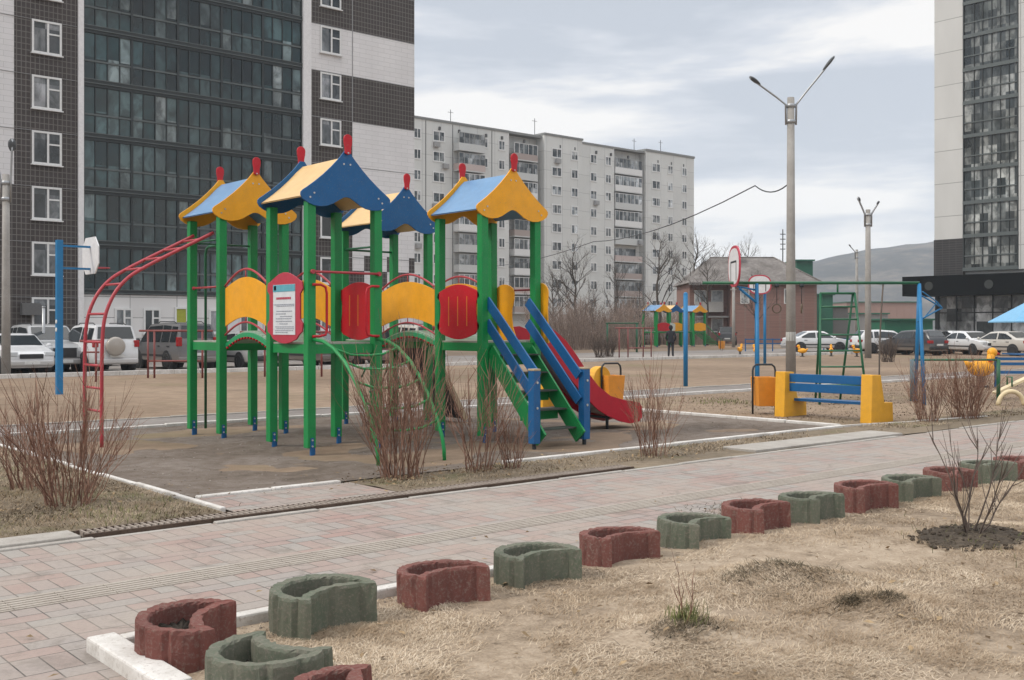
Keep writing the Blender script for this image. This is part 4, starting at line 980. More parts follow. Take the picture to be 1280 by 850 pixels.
for i in range(260):
    a = r3.uniform(0, 6.28); rr = .48 * r3.random() ** .5; s_ = r3.uniform(.006, .022); mu.ball((rr * math.cos(a) * 1.15, rr * math.sin(a) * .85, mound(a, rr) + .004), (s_, s_ * r3.uniform(.5, 1), s_ * .6), 6, 4)
mo = solo('mulch', mu, m_ground('mulch_soil', [(.34, (.03, .024, .019)), (.5, (.075, .06, .046)), (.66, (.15, .12, .09))], 4, 18, bump=.8), 'patch of dark mulch lumps round the young sapling', 'mulch', (x, y, 0)); mo['kind'] = 'stuff'; del mo['category']
x2, y2 = gnd(857, 798); solo('seedling', shrub_mb(.46, .24, 5, 5, .03, .005, 1, .5, 0), M_TWIG, 'tiny twiggy seedling in a green tuft at the bottom of the lawn', 'seedling', (x2, y2, .05))
M_GREENG = m_grass('fresh_green_grass', [(0, (.06, .075, .02)), (.5, (.13, .16, .045)), (1, (.28, .25, .13))])
rg = np.random.default_rng(2)
for (tx, ty, n, sd, lm) in ((x2, y2, 130, .05, .12), (x, y, 110, .30, .07), (*gnd(150, 645), 260, .35, .06), (*gnd(910, 503), 300, .5, .06)):
    blades('green_grass', np.stack([rg.normal(tx, sd, n), rg.normal(ty, sd, n)], 1), lambda a, b: lawn_h(a, b) if b < 5.6 else .01, .04, lm, .004, (.6, 1.0), M_GREENG, int(tx * 100) % 97)
M_DUFF = m_grass('dark_old_grass', [(0, (.05, .042, .028)), (.6, (.12, .10, .065)), (1, (.24, .19, .12))])
for (px, py, n, sx) in ((1000, 735, 500, .24), (1060, 772, 260, .06), (1108, 766, 320, .07), (930, 738, 160, .10), (855, 802, 420, .12), (900, 640, 200, .3), (985, 728, 260, .10)):
    tx, ty = gnd(px, py); blades('old_grass', np.stack([rg.normal(tx, sx, n), rg.normal(ty, sx * .6, n)], 1), lawn_h, .03, .10, .0045, (.05, .4), M_DUFF, px)

def tree_mb(h, seed, lean=0, depth=5, r0=None, up=.55, spread=.55, first=.25):
    r = random.Random(seed); tr = MB(); cr = MB(); r0 = r0 or h * .014
    pts = [Vector((lean * (i / 7) ** 2 + r.gauss(0, .012 * h) * (i > 0), r.gauss(0, .012 * h) * (i > 0), -.1 + h * .92 * i / 7)) for i in range(8)]
    tr.tube(pts, [r0 * (1 - .86 * i / 7) for i in range(8)], 8)
    def br(p, d, l, rad, lev):
        k = 3; q = [p]
        for i in range(k): d = (d + Vector((r.gauss(0, .13), r.gauss(0, .13), r.gauss(.07, .10)))).normalized(); q.append(q[-1] + d * l / k)
        cr.tube(q, [rad * (1 - .6 * i / k) for i in range(k + 1)], 4 if lev < 3 else 3, cap=False)
        if lev >= depth or l < .12: return
        for j in range(r.randint(2, 4)):
            t = r.uniform(.35, 1); i = min(k - 1, int(t * k)); pp = q[i].lerp(q[i + 1], t * k - i)
            br(pp, (d + Vector((r.gauss(0, .5), r.gauss(0, .5), r.gauss(.1, .3)))).normalized(), l * r.uniform(.45, .72), rad * .5, lev + 1)
    for s in range(int(16 + h * .8)):
        t = first + (1 - first) * r.random() ** .9; i = min(6, int(t * 7)); p = pts[i].lerp(pts[i + 1], t * 7 - i); a = r.uniform(0, 6.283)
        br(p, Vector((math.cos(a) * spread, math.sin(a) * spread, up)).normalized(), h * (.30 * (1 - t) + .10) * r.uniform(.7, 1.1), r0 * (.42 * (1 - t) + .10), 2)
    return tr, cr
GT = 'bare trees in front of the far buildings'
for px, d, py, lab, sp, dpt in [(718, 98, 292, 'tall bare tree before the left half of the grey panel block', .6, 5), (770, 104, 322, 'slender shorter bare tree between the two tall trees', .4, 5), (823, 100, 288, 'tall bare tree before the right end of the grey panel block', .5, 5),
      (869, 118, 282, 'bare tree at the corner between grey block and brick house', .55, 5), (936, 150, 296, 'bare tree crown rising behind the brick house roof', .55, 5), (902, 158, 308, 'lower bare tree behind the left end of the brick house', .55, 5),
      (742, 92, 352, 'low bare tree in the brown thicket before the grey block', .6, 4), (884, 101, 318, 'bare tree standing before the left end of the brick house', .55, 5), (944, 98, 338, 'low bare tree before the middle of the brick house', .6, 5), (690, 108, 330, 'bare tree partly hidden by the right tower of the climbing complex', .5, 5), (800, 92, 345, 'small bare tree near the second climbing complex', .5, 4)]:
    h = zat(py, d); x, y = at(px, d); t = thing('bare_tree', lab, 'tree', (x, y, 0), group=GT)
    tr, cr = tree_mb(h, px, spread=sp, depth=dpt, r0=h * .016); obj('trunk', tr, M_BARK, t, fix=False); obj('crown', cr, M_BARK, t, fix=False)
# brown thicket before the panel block: nobody could count its stems
m = MB(); r4 = random.Random(31)
for i in range(2600):
    px = r4.uniform(664, 880); d = r4.uniform(80, 112) if px < 800 else r4.uniform(103, 116); x, y = at(px, d); h = r4.uniform(1.0, 3.7) * (1 if px < 850 else .7) * (.75 + .5 * abs(math.sin(px * .05)))
    p = Vector((x, y, 0)); a = r4.uniform(0, 6.28); q = Vector((x + math.cos(a) * h * .25, y + math.sin(a) * h * .25, h)); mid = p.lerp(q, .5) + Vector((r4.gauss(0, .1), r4.gauss(0, .1), .2))
    m.tube([p, mid, q], [.022, .016, .007], 3, cap=False)
    for k in range(4):
        s_ = mid.lerp(q, r4.random()); m.tube([s_, s_ + Vector((r4.gauss(0, .35), r4.gauss(0, .35), r4.uniform(.2, .7)))], [.010, .005], 3, cap=False)
struct('thicket', m, m_bark('brown_thicket', (.17, .125, .10), (.34, .265, .22)), kind='stuff', fix=False)
for px, py, lab in ((750, 447, 'low round bare bush beside the red pipe frame'), (762, 446, 'low bare bush nearest the red pipe frame'), (1110, 452, 'low bare bush beside the right lamp post base')):
    x, y = gnd(px, py); solo('shrub', shrub_mb(1.5, 1.3, 50, px, .3, .014, 4), M_TWIGD, lab, 'shrub', (x, y, 0), group='low bushes across the field')

# ------------------------------------------------------------------ benches and bins
def bench_end(prof, y0, y1): return MB().prism(prof, lambda a, z, t: (a, y0 + t * (y1 - y0), z), 1)
pr = [(-.02, -.03), (.72, -.03), (.70, .32), (.42, .33), (.30, .82), (.02, .83)]
t = thing('park_bench', 'park bench with stepped yellow concrete ends and blue boards, right of the climbing complex', 'bench', (16.9, 10.0, 0))
for y0, y1 in ((0, .22), (1.80, 2.02)): obj('bench_end', bench_end(pr, y0, y1), BYEL, t, bevel=.012)
for z in (.46, .635): obj('back_board', MB().box(.15, .19, .18, 1.84, z, z + .155), BLUE, t, bevel=.006)
for x_ in (.30, .47): obj('seat_board', MB().box(x_, x_ + .155, .18, 1.84, .27, .32), BLUE, t, bevel=.006)
pr2 = [(0, -.03), (.5, -.03), (.5, .4)] + [(.25 + .25 * math.cos(math.pi * i / 10), .62 + .26 * math.sin(math.pi * i / 10)) for i in range(11)] + [(0, .4)]
t = thing('park_bench', 'park bench with rounded yellow ends, half hidden behind the red slide', 'bench', (15.05, 15.0, 0))
for y0, y1 in ((0, .2), (1.5, 1.7)): obj('bench_end', bench_end(pr2, y0, y1), BYEL, t, bevel=.015)
for z in (.52, .68): obj('back_board', MB().box(.08, .12, .18, 1.52, z, z + .12), BLUE, t, bevel=.006)
obj('seat_board', MB().box(.18, .48, .18, 1.52, .40, .44), BLUE, t, bevel=.006)
def bin_(x, y, rz, label, s=1.0):
    t = thing('litter_bin', label, 'litter bin', (x, y, 0), rz, 'orange litter bins on hoops')
    m = MB(); a, b_, z0, z1, w_ = .17, .20, .14, .70, .012
    pts = lambda k, z: [(-k, -k, z), (k, -k, z), (k, k, z), (-k, k, z)]
    vs = pts(a, z0) + pts(b_, z1) + pts(b_ - w_, z1) + pts(a - w_, z0 + .02); fs = [(3, 2, 1, 0), (12, 13, 14, 15)]
    for l in range(3):
        for j in range(4): j2 = (j + 1) % 4; fs.append((l * 4 + j, l * 4 + j2, l * 4 + 4 + j2, l * 4 + 4 + j))
    m.add(vs, fs); obj('bin_body', m, ORANGE, t, bevel=.006)
    q = [(-.23, 0, -.05), (-.23, 0, .82), (-.215, 0, .89), (-.16, 0, .94), (.16, 0, .94), (.215, 0, .89), (.23, 0, .82), (.23, 0, -.05)]
    obj('hoop', MB().tube(q, .02, 8), DARKM, t); obj('pivot', MB().cyl((-.23, 0, .6), (-.19, 0, .6), .012).cyl((.19, 0, .6), (.23, 0, .6), .012), STEEL, t); return t
x, y = at(955, 20.7); bin_(x, y, -YAW + .15, 'orange litter bin at the left end of the yellow and blue bench')
x, y = at(764, 21.4); bin_(x, y, -YAW + .5, 'orange litter bin on a dark hoop behind the lower end of the red slide')

# ------------------------------------------------------------------ exercise frame with rings, stepladder, rope and board
ox, oy = at(946, 23.6)
g = thing('exercise_frame', 'blue and green exercise frame with rings, stepladder, rope and a basketball board', 'exercise frame', (ox, oy, 0), -YAW)
XR = (1149 - 640) / FOC * 23.6 - (946 - 640) / FOC * 23.6; HB = 2.65
obj('top_bar', MB().tube([(-1.2, 0, HB), (XR, 0, HB)], .034, 10), DGREEN, g)
for sgn, x_ in ((1, 0), (1, XR)):
    for (dx, dy) in ((-.10, -.55), (.12, .55)): obj('support_leg', MB().tube([(x_, 0, HB - .02), (x_ + dx, dy, -.05)], .042, 10), SKYBLUE, g)
obj('brace', MB().tube([(-.02, -.1, HB - .45), (-.40, -.05, HB - .12)], .03, 8).tube([(0, 0, HB - .16), (-.44, 0, HB - .08)], .02, 8), SKYBLUE, g)
def board_poly(w_, h_): return [(w_ / 2 * math.copysign(abs(math.cos(a)) ** .8, math.cos(a)), h_ / 2 * math.copysign(abs(math.sin(a)) ** .8, math.sin(a))) for a in [2 * math.pi * i / 36 for i in range(36)]]
PWHITE = plain('board_white', (.66, .66, .67), .5); M_RIM = plain('rim_red', (.45, .05, .08), .5)
def board(par, c, ax, w_=1.2, h_=.92, th=.03, sq=True):
    """ax: unit vector in plan along the board's width; its normal is to the left of it"""
    ax = Vector((*ax, 0)); nr_ = Vector((-ax.y, ax.x, 0)); c = Vector(c)
    f = lambda k: (lambda a, z, t: tuple(c + ax * a + Vector((0, 0, z)) + nr_ * (t + k)))
    b = obj('backboard', MB().prism(board_poly(w_, h_), f(-th / 2), th), M_RIM, par)
    for s in (-1, 1):
        obj('board_face', MB().prism(board_poly(w_ - .12, h_ - .12), f(s * (th / 2 + .003) - .002), .004), PWHITE, b)
        if sq:
            m = MB(); k = s * (th / 2 + .008) - .001
            for (a0, a1, z0, z1) in ((-.30, -.26, -.32, .12), (.26, .30, -.32, .12), (-.26, .26, .08, .12)): m.prism([(a0, z0), (a1, z0), (a1, z1), (a0, z1)], f(k), .003)
            obj('target_mark', m, DARKM, b)
    return b
lat1 = (918 - 640) / FOC * 23.6 - (946 - 640) / FOC * 23.6
board(g, (lat1, 0, zat(333, 23.6)), (0, 1))
def ring_mb(c, ax, rad, tr_=.012): 
    ax = Vector(ax); return MB().tube([Vector(c) + ax * rad * math.cos(a) + Vector((0, 0, rad * math.sin(a))) for a in [2 * math.pi * i / 20 for i in range(21)]], tr_, 6)
for px, ax in ((971, (1, 0, 0)), (1002, (.35, .94, 0))):
    x_ = (px - 946) / FOC * 23.6; rp_ = obj('ring_rope', MB().tube([(x_, 0, HB - .03), (x_, 0, 2.18)], .008, 5).cyl((x_, 0, HB - .10), (x_, 0, HB - .02), .05), DARKM, g)
    obj('ring', ring_mb((x_, 0, 2.08), ax, .095, .014), plain('ring_brown', (.12, .09, .06), .6), rp_)
lx = (1047 - 946) / FOC * 23.6
sl_ = obj('stepladder', MB().tube([(lx, 0, HB), (lx, 0, 2.42)], .022, 8).tube([(lx - .39, 0, 2.42), (lx + .39, 0, 2.42)], .027, 8), DGREEN, g)
for sx in (-1, 1):
    obj('ladder_leg', MB().tube([(lx + sx * .38, 0, 2.42), (lx + sx * .52, -.42, -.05)], .027, 8), DGREEN, sl_); obj('ladder_leg', MB().tube([(lx + sx * .35, .03, 2.42), (lx + sx * .28, .75, -.05)], .027, 8), DGREEN, sl_)
for z in (2.12, 1.84, 1.50, 1.15, .80, .40):
    k = 1 - z / 2.42; obj('rung', MB().tube([(lx - .38 - .14 * k, -.42 * k, z), (lx + .38 + .14 * k, -.42 * k, z)], .02, 7), DGREEN, sl_)
rx = (1104 - 946) / FOC * 23.6
obj('climbing_rope', MB().tube([(rx, 0, HB), (rx - .04, .01, 2.0), (rx - .08, .0, 1.3), (rx - .09, -.01, .6), (rx - .03, 0, .12), (rx + .03, 0, .02)], .018, 7), plain('rope_grey', (.12, .10, .085), .9), g)
obj('hoop_arm', MB().tube([(XR, 0, HB - .25), (XR + .55, .1, HB - .55)], .018, 7).tube([(XR, .1, HB - .85), (XR + .55, .1, HB - .55)], .018, 7).tube([(XR, -.2, HB - .2), (XR + .5, .25, HB - .42), (XR + .55, .1, HB - .55)], .014, 6).tube([(XR, .2, HB - 1.0), (XR + .5, .25, HB - .42)], .014, 6), SKYBLUE, g)
# second board across the field
x, y = at(956, 50); t = thing('basketball_stand', 'far basketball board with red rim on a single blue post', 'basketball board', (x, y, 0), -YAW)
obj('post', MB().tube([(0, 0, -.1), (0, 0, zat(362, 50))], .07, 10), SKYBLUE, t); board(t, (-.3, -.25, zat(356, 50)), (1, 0), 1.1, .92)
obj('arm', MB().beam((0, 0, zat(360, 50)), (-.3, -.22, zat(360, 50)), .06, .06), SKYBLUE, t)
# left board seen from behind
x, y = gnd(74, 492); t = thing('basketball_stand', 'plain white basketball board on a thick blue post at the left', 'basketball board', (x, y, 0)); dL = dep(x, y); hp = zat(300, dL)
obj('post', MB().box(-.075, .075, -.075, .075, -.1, hp), SKYBLUE, t, bevel=.008)
for zz in (zat(307, dL), zat(335, dL)): obj('arm', MB().beam((.07, 0, zz), (.76, 0, zz), .07, .09 if zz < 3 else .05), SKYBLUE, t)
oc = [(-.58, -.22), (-.34, -.47), (.34, -.47), (.58, -.22), (.58, .22), (.34, .47), (-.34, .47), (-.58, .22)]
obj('backboard', MB().prism(oc, lambda a, z, tt: (.765 + tt, a, zat(318, dL) + z), .03), PWHITE, t, bevel=.004)
obj('hoop', ring_mb((0, 0, 0), (1, 0, 0), .01, .002) if False else MB().tube([(1.03 + .225 * math.cos(a), .225 * math.sin(a), zat(333, dL)) for a in [2 * math.pi * i / 20 for i in range(21)]], .012, 6), REDPIPE, t)
m = MB()
for zz in (zat(402, dL), zat(412, dL)): m.cyl((-.09, -.03, zz), (-.075, -.03, zz), .05, n=10)
obj('clamps', m, WHITE, t)
x, y = gnd(857, 482); solo('pole', MB().tube([(0, 0, -.05), (0, 0, zat(368, dep(x, y)))], .065, 12).ball((0, 0, zat(368, dep(x, y))), .066), SKYBLUE, 'single bright blue pole standing alone in the field', 'pole', (x, y, 0))
x, y = at(917, 92); solo('pole', MB().tube([(0, 0, -.05), (0, 0, zat(358, 92))], [.16, .12], 10).tube([(-.4, 0, zat(362, 92)), (.4, 0, zat(362, 92))], .05, 6), M_POLE, 'pale concrete pole in front of the brick house', 'pole', (x, y, 0))
x, y = at(54.5, 40); solo('pole', MB().tube([(0, 0, -.05), (0, 0, zat(384, 40))], .06, 10).cyl((0, 0, zat(384, 40)), (0, 0, zat(384, 40) + .04), .07, n=10), STEEL, 'thin grey metal pole in front of the silver estate car', 'pole', (x, y, 0))


a = at(1140, 24.4); b_ = at(1248, 24.4); w_ = math.hypot(b_[0] - a[0], b_[1] - a[1])
t = thing('balance_bar', 'low green bar on two posts behind the right shrubs', 'exercise bar', (a[0], a[1], 0), -YAW)
obj('bar', MB().tube([(0, 0, .92), (w_, 0, .92)], .025, 8), DGREEN, t)
for xx, mt in ((0, plain('post_bluegrey', (.12, .19, .22))), (w_, DGREEN)): obj('post', MB().tube([(xx, 0, -.05), (xx, 0, .93)], .045, 9), mt, t)
obj('stay', MB().tube([(.05, 0, .45), (.38, .2, .85)], .02, 6), plain('stay_rust', (.2, .12, .1)), t)

# ------------------------------------------------------------------ lamp posts and wires
def lamp(px, d, topy, arms, r0, r1, label, single=False):
    x, y = at(px, d); h = zat(topy, d); t = thing('street_lamp', label, 'street lamp', (x, y, 0), -YAW, 'concrete street lamps')
    obj('column', MB().tube([(0, 0, -.1), (0, 0, h * .5), (0, 0, h)], [r0, (r0 + r1) / 2, r1], 12), M_POLE, t)
    for (z0) in (h - .9, h - .35): obj('clamp', MB().lathe([(r1 + .03, z0), (r1 + .045, z0 + .02), (r1 + .045, z0 + .10), (r1 + .03, z0 + .12)], n=14), STEEL, t)
    for (ex, ey) in arms:
        lx_ = (ex - px) / FOC * d; lz = zat(ey, d); s = math.copysign(1, lx_)
        p0 = Vector((s * (r1 + .05), -.02, h - .95)); p1 = Vector((s * (r1 + .06), -.02, h - .25)); p3 = Vector((lx_, -.15, lz)); p2 = p1.lerp(p3, .25) + Vector((0, 0, .02)); pe = p1.lerp(p3, .72)
        a_ = obj('lamp_arm', MB().tube([p0, p1, p2, pe, p3], .035 if d < 45 else .05, 8), STEEL, t)
        dv = (p3 - pe).normalized(); sd2 = dv.cross(Vector((0, 0, 1))).normalized(); up_ = sd2.cross(dv); m = MB()
        n_ = 7; prof_ = [.05, .09, .12, .13, .13, .11, .05]; vs = []
        for i in range(n_):
            c_ = pe + (p3 - pe) * (i / (n_ - 1)) * 1.05
            for j in range(8): an = 2 * math.pi * j / 8; vs.append(c_ + sd2 * prof_[i] * math.cos(an) + up_ * (prof_[i] * .45 * math.sin(an) + .02))
        m.add(vs, [(i * 8 + j, i * 8 + (j + 1) % 8, (i + 1) * 8 + (j + 1) % 8, (i + 1) * 8 + j) for i in range(n_ - 1) for j in range(8)] + [tuple(reversed(range(8))), tuple(range((n_ - 1) * 8, n_ * 8))], True); obj('lamp_head', m, plain('lamp_housing', (.07, .075, .08), .5), a_)
    return t, (x, y, h)
L1, P1 = lamp(988.5, 37, 122, ((936, 98), (1041, 73)), .18, .125, 'tall concrete double street lamp behind the yellow and blue bench')
obj('notice_band', MB().lathe([(.172, 1.2), (.174, 1.21), (.174, 1.5), (.172, 1.51)], n=14), plain('band_grey', (.4, .4, .38)), L1)
L2, P2 = lamp(1085, 59, 262, ((1071, 247), (1098, 252)), .19, .13, 'smaller double street lamp in front of the far hill')
L3, P3 = lamp(1071, 112, 312, ((1060.5, 306),), .19, .13, 'farthest single armed street lamp before the hill')
L4, P4 = lamp(7.5, 36, 218, ((18, 175), (-3, 188)), .15, .11, 'pale concrete street lamp at the left edge of the yard')
def wire(name, pts, r, lab):
    q = []
    for i in range(len(pts) - 1):
        (a, za), (b, zb), sag = pts[i][:2], pts[i + 1][:2], pts[i][2]
        for k in range(8): t = k / 8; q.append((a[0] + (b[0] - a[0]) * t, a[1] + (b[1] - a[1]) * t, za + (zb - za) * t - sag * 4 * t * (1 - t)))
    q.append((*pts[-1][0], pts[-1][1])); return solo(name, MB().tube(q, r, 5), DARKM, lab, 'cable')
wire('overhead_cable', [(at(984, 37), zat(231, 37), .25), (at(944, 40), zat(232, 40), .5), (at(742, 70), zat(302, 70), .4), (at(605, 112), zat(333, 112), 0)], .024, 'black cable drooping from the tall street lamp towards the panel block')

# small stones and crumbs of soil on the trodden ground, too many to count
m = MB(); r5 = random.Random(55)
for i in range(1500):
    x = r5.uniform(4.4, 15.5); y = r5.uniform(9.9, 17); s_ = r5.uniform(.004, .016); z = sand_h(x, y)
    m.ball((x, y, z), (s_, s_ * r5.uniform(.6, 1), s_ * .6), 5, 3)
for i in range(500):
    x = r5.uniform(2.1, 9); y = r5.uniform(5.15, 5.42); s_ = r5.uniform(.004, .014); m.ball((x, y, lawn_h(x, y)), (s_, s_ * .8, s_ * .6), 5, 3)
struct('gravel', m, m_bark('gravel_crumbs', (.10, .08, .065), (.34, .30, .26)), kind='stuff', fix=False)

# dead leaves blown under the shrubs and over the lawn
r6 = random.Random(71); m = MB()
for (cx_, cy_, sp_, n_, hf) in [(*gnd(85, 633), .7, 150, lambda a, b: .02), (*gnd(500, 598), .6, 160, lambda a, b: .012), (*gnd(597, 589), .5, 90, lambda a, b: .012), (*gnd(816, 571), .5, 80, lambda a, b: .012), (5.5, 3.5, 2.2, 170, lawn_h), (9.0, 3.0, 2.5, 120, lawn_h), (3.6, 5.25, .9, 60, lawn_h)]:
    for i in range(n_):
        a, b = r6.gauss(cx_, sp_), r6.gauss(cy_, sp_ * .6); s_ = r6.uniform(.012, .03); an = r6.uniform(0, 6.28); z = hf(a, b) + r6.uniform(.012, .03); u = Vector((math.cos(an), math.sin(an), r6.gauss(0, .3))) * s_; v_ = Vector((-math.sin(an), math.cos(an), r6.gauss(0, .3))) * s_ * .55; c = Vector((a, b, z))
        m.add([c - u, c - v_ + Vector((0, 0, .004)), c + u, c + v_ + Vector((0, 0, .004))], [(0, 1, 2), (0, 2, 3)])
struct('leaf_litter', m, m_bark('dead_leaves', (.09, .055, .03), (.36, .26, .15)), kind='stuff', fix=False)

# ------------------------------------------------------------------ cars
M_CGLASS = plain('car_glass', (.018, .024, .028), .08, 0, .7); M_TAILR = plain('tail_lamp_red', (.30, .01, .012), .25); M_HEADL = plain('head_lamp_clear', (.55, .57, .58), .15)
M_TYRE = plain('tyre', (.02, .02, .02), .85); M_RIMS = plain('alloy', (.42, .43, .44), .35, .6); M_PLATE = plain('number_plate', (.6, .6, .58)); M_TRIM = plain('black_trim', (.025, .026, .028), .6)
def carpaint(name, col):
    if name in MATS: return MATS[name]
    b = NB(name); n = b.noise(b.world(), 3, 5, .6); sp = b.n('ShaderNodeTexCoord'); s2 = b.n('ShaderNodeSeparateXYZ'); b.link(sp.outputs['Object'], s2.inputs[0])
    d = b.ramp(s2.outputs[2], [(.3, (.6, .6, .6)), (.75, (.0, .0, .0))]); c = b.mix(b.mix(.35, d, b.ramp(n, [(.3, (0, 0, 0)), (.8, (.3, .3, .3))]), 'ADD'), col, (.24, .20, .165))
    b.b.inputs['Coat Weight'].default_value = .5; b.b.inputs['Coat Roughness'].default_value = .08; MATS[name] = b.out(c, .35); return MATS[name]
TYPES = {  # length, width, belt, roof, profile of upper line (x from tail -> nose), greenhouse x range [tail base, tail top, front top, front base]
    'sedan': (4.5, 1.74, .92, 1.45, [(-2.25, .55), (-2.22, .88), (-2.1, .98), (-1.55, 1.02), (-.75, 1.42), (-.2, 1.45), (.35, 1.41), (1.15, .98), (2.0, .83), (2.2, .70), (2.25, .5)], (-1.55, -.75, .35, 1.15)),
    'hatch': (4.1, 1.70, .95, 1.52, [(-2.05, .5), (-2.03, .95), (-1.95, 1.10), (-1.62, 1.48), (-.6, 1.53), (.3, 1.47), (1.05, 1.02), (1.8, .86), (2.0, .72), (2.05, .5)], (-1.95, -1.62, .3, 1.05)),
    'suv': (4.5, 1.82, 1.08, 1.78, [(-2.2, .6), (-2.2, 1.06), (-2.12, 1.2), (-1.95, 1.74), (-.6, 1.79), (.3, 1.73), (.95, 1.15), (1.95, 1.04), (2.2, .92), (2.25, .6)], (-2.12, -1.95, .3, .95)),
    'van': (4.7, 1.80, 1.05, 1.85, [(-2.3, .55), (-2.3, 1.05), (-2.24, 1.2), (-2.08, 1.80), (-.8, 1.86), (.6, 1.80), (1.35, 1.12), (2.1, .98), (2.3, .80), (2.35, .5)], (-2.24, -2.08, .6, 1.35)),
}
GC = 'cars parked along the yard'
def car(kind, paintm, loc, heading, label, spare=False, tyre_cover=None):
    Lg, W, belt, roof, prof, gh = TYPES[kind]; hw = W / 2
    t = thing('parked_car', label, 'car', (*loc, 0), heading, GC)
    xs = sorted(set([p[0] for p in prof] + [prof[0][0] + (prof[-1][0] - prof[0][0]) * i / 30 for i in range(31)]))
    def top(x):
        for (a, za), (b, zb) in zip(prof, prof[1:]):
            if b > a and a <= x <= b: return za + (zb - za) * (x - a) / (b - a)
        return prof[-1][1]
    zb0 = .26 if kind in ('sedan', 'hatch') else .32
    def wid(x, z):
        e = min(1, (abs(x) / (Lg / 2)) ** 4); k = 1 - .13 * e
        if z > belt: k *= 1 - .20 * (z - belt) / (roof - belt)
        return hw * k
    rows = []
    for x in xs:
        zt = top(x); zl = min(belt, zt - .03); r = []
        ps_ = [(.86, zb0), (.97, zb0 + .06), (1, zb0 + .25), (1.0, min(.75, zl - .02)), (.985, zl)]
        for k, z in ps_: r.append((x, wid(x, z) * k, z))
        zt2 = max(zl + .01, zt - .05); r.append((x, wid(x, (zl + zt2) / 2) * .985, (zl + zt2) / 2)); r.append((x, wid(x, zt2) * .975, zt2)); r.append((x, wid(x, zt) * .90, zt)); r.append((x, wid(x, zt) * .45, zt + .012))
        rows.append(r)
    n = len(rows[0]); vs = []; fs = []
    full = [r + [(p[0], -p[1], p[2]) for p in reversed(r)] for r in rows]; k = 2 * n
    for r in full: vs += r
    for i in range(len(full) - 1):
        for j in range(k): j2 = (j + 1) % k; fs.append((i * k + j, i * k + j2, (i + 1) * k + j2, (i + 1) * k + j))
    fs += [tuple(range(k)), tuple((len(full) - 1) * k + j for j in reversed(range(k)))]
    m = MB(); m.add(vs, fs, True); bd = obj('body', m, paintm, t); es = bd.modifiers.new('edges', 'EDGE_SPLIT'); es.split_angle = R(42)
    a0, a1, a2, a3 = gh; z0 = belt + .05
    def zr(x): return top(x) - .10
    for s in (-1, 1):
        def side(xa, xb, tag_):
            q = []; N_ = 6
            for i in range(N_ + 1): x = xa + (xb - xa) * i / N_; q.append((x, z0))
            for i in range(N_ + 1): x = xb + (xa - xb) * i / N_; q.append((x, max(z0 + .02, zr(x))))
            m = MB(); m.add([(x, s * (wid(x, z) * .992 + .006), z) for x, z in q], [tuple(range(len(q)))]); obj('side_window', m, M_CGLASS, t)
        xm = (a1 + a2) / 2 - .05
        side(xm + .05, a3 - .22, 0); side(a0 + .28 if kind in ('sedan',) else a1 + .55, xm - .05, 1)
        if kind in ('suv', 'van', 'hatch'): side(a1 + .02, a1 + .45, 2)
        obj('door_mirror', MB().ball((a3 - .15, s * (hw + .09), belt + .10), (.07, .10, .08), 8, 6), M_TRIM if kind != 'sedan' else paintm, t)
        m = MB()
        for xd in (xm + .15, xm - .75): m.box(xd - .10, xd + .10, s * (hw * .99), s * (hw * .99 + .025), belt - .12, belt - .09)
        m.box(-Lg * .28, Lg * .28, s * hw * .985, s * (hw + .006), zb0 + .22, zb0 + .30)
        obj('door_trim', m, M_TRIM, t)
        wr = .31 if kind in ('sedan', 'hatch') else .35
        for xw in (-Lg * .30, Lg * .305):
            obj('wheel_arch', MB().cyl((xw, s * (hw - .3), wr + .02), (xw, s * (hw + .004), wr + .02), wr + .07, n=22), M_TRIM, t)
            wl = obj('wheel', MB().lathe([(wr * .6, -.1), (wr * .93, -.1), (wr, -.06), (wr, .06), (wr * .93, .1), (wr * .6, .1)], n=22), M_TYRE); wl.parent = t
            rm = obj('rim', MB().lathe([(0, .07), (.05, .085), (wr * .55, .07), (wr * .66, .098), (wr * .66, -.09)], n=20), M_RIMS); rm.parent = wl
            wl.location = (xw, s * (hw - .085), wr); wl.rotation_euler = (R(-90 if s > 0 else 90), 0, 0)
    def endglass(xa, xb, nm):
        q = []; za, zb = top(xa), top(xb); dx, dz = xb - xa, zb - za; l = math.hypot(dx, dz); nx_, nz_ = -dz / l, dx / l
        if (nx_ > 0) != (xa + xb > 0 and xa > xb): pass
        sg = -1 if xa < xb and zb > za and xa < 0 else 1; nxx, nzz = (-abs(dz) / l, abs(dx) / l) if sg < 0 else (abs(dz) / l, abs(dx) / l)
        m = MB(); vs = []
        for tt in (.10, .90):
            x = xa + dx * tt; z = za + dz * tt
            for s in (-1, 1): vs.append((x + nxx * .022, s * wid(x, z) * .86, z + nzz * .022))
        m.add(vs, [(0, 1, 3, 2)]); obj(nm, m, M_CGLASS, t)
    endglass(a0, a1, 'rear_window'); endglass(a3, a2, 'windscreen')
    xr, xf = prof[0][0], prof[-1][0]
    for s in (-1, 1):
        if kind in ('suv', 'van'): obj('tail_lamp', MB().box(xr - .03, xr + .14, s * hw * .72, s * hw * .93, .95, 1.30 if kind == 'van' else 1.2), M_TAILR, t, bevel=.02)
        else: obj('tail_lamp', MB().box(xr - .02, xr + .22, s * hw * .55, s * hw * .91, .72, .90), M_TAILR, t, bevel=.02)
        obj('head_lamp', MB().box(xf - .30, xf - .01, s * hw * .52, s * hw * .90, .66, .82) if kind in ('sedan', 'hatch') else MB().box(xf - .22, xf + .0, s * hw * .52, s * hw * .9, .78, .96), M_HEADL, t, bevel=.03)
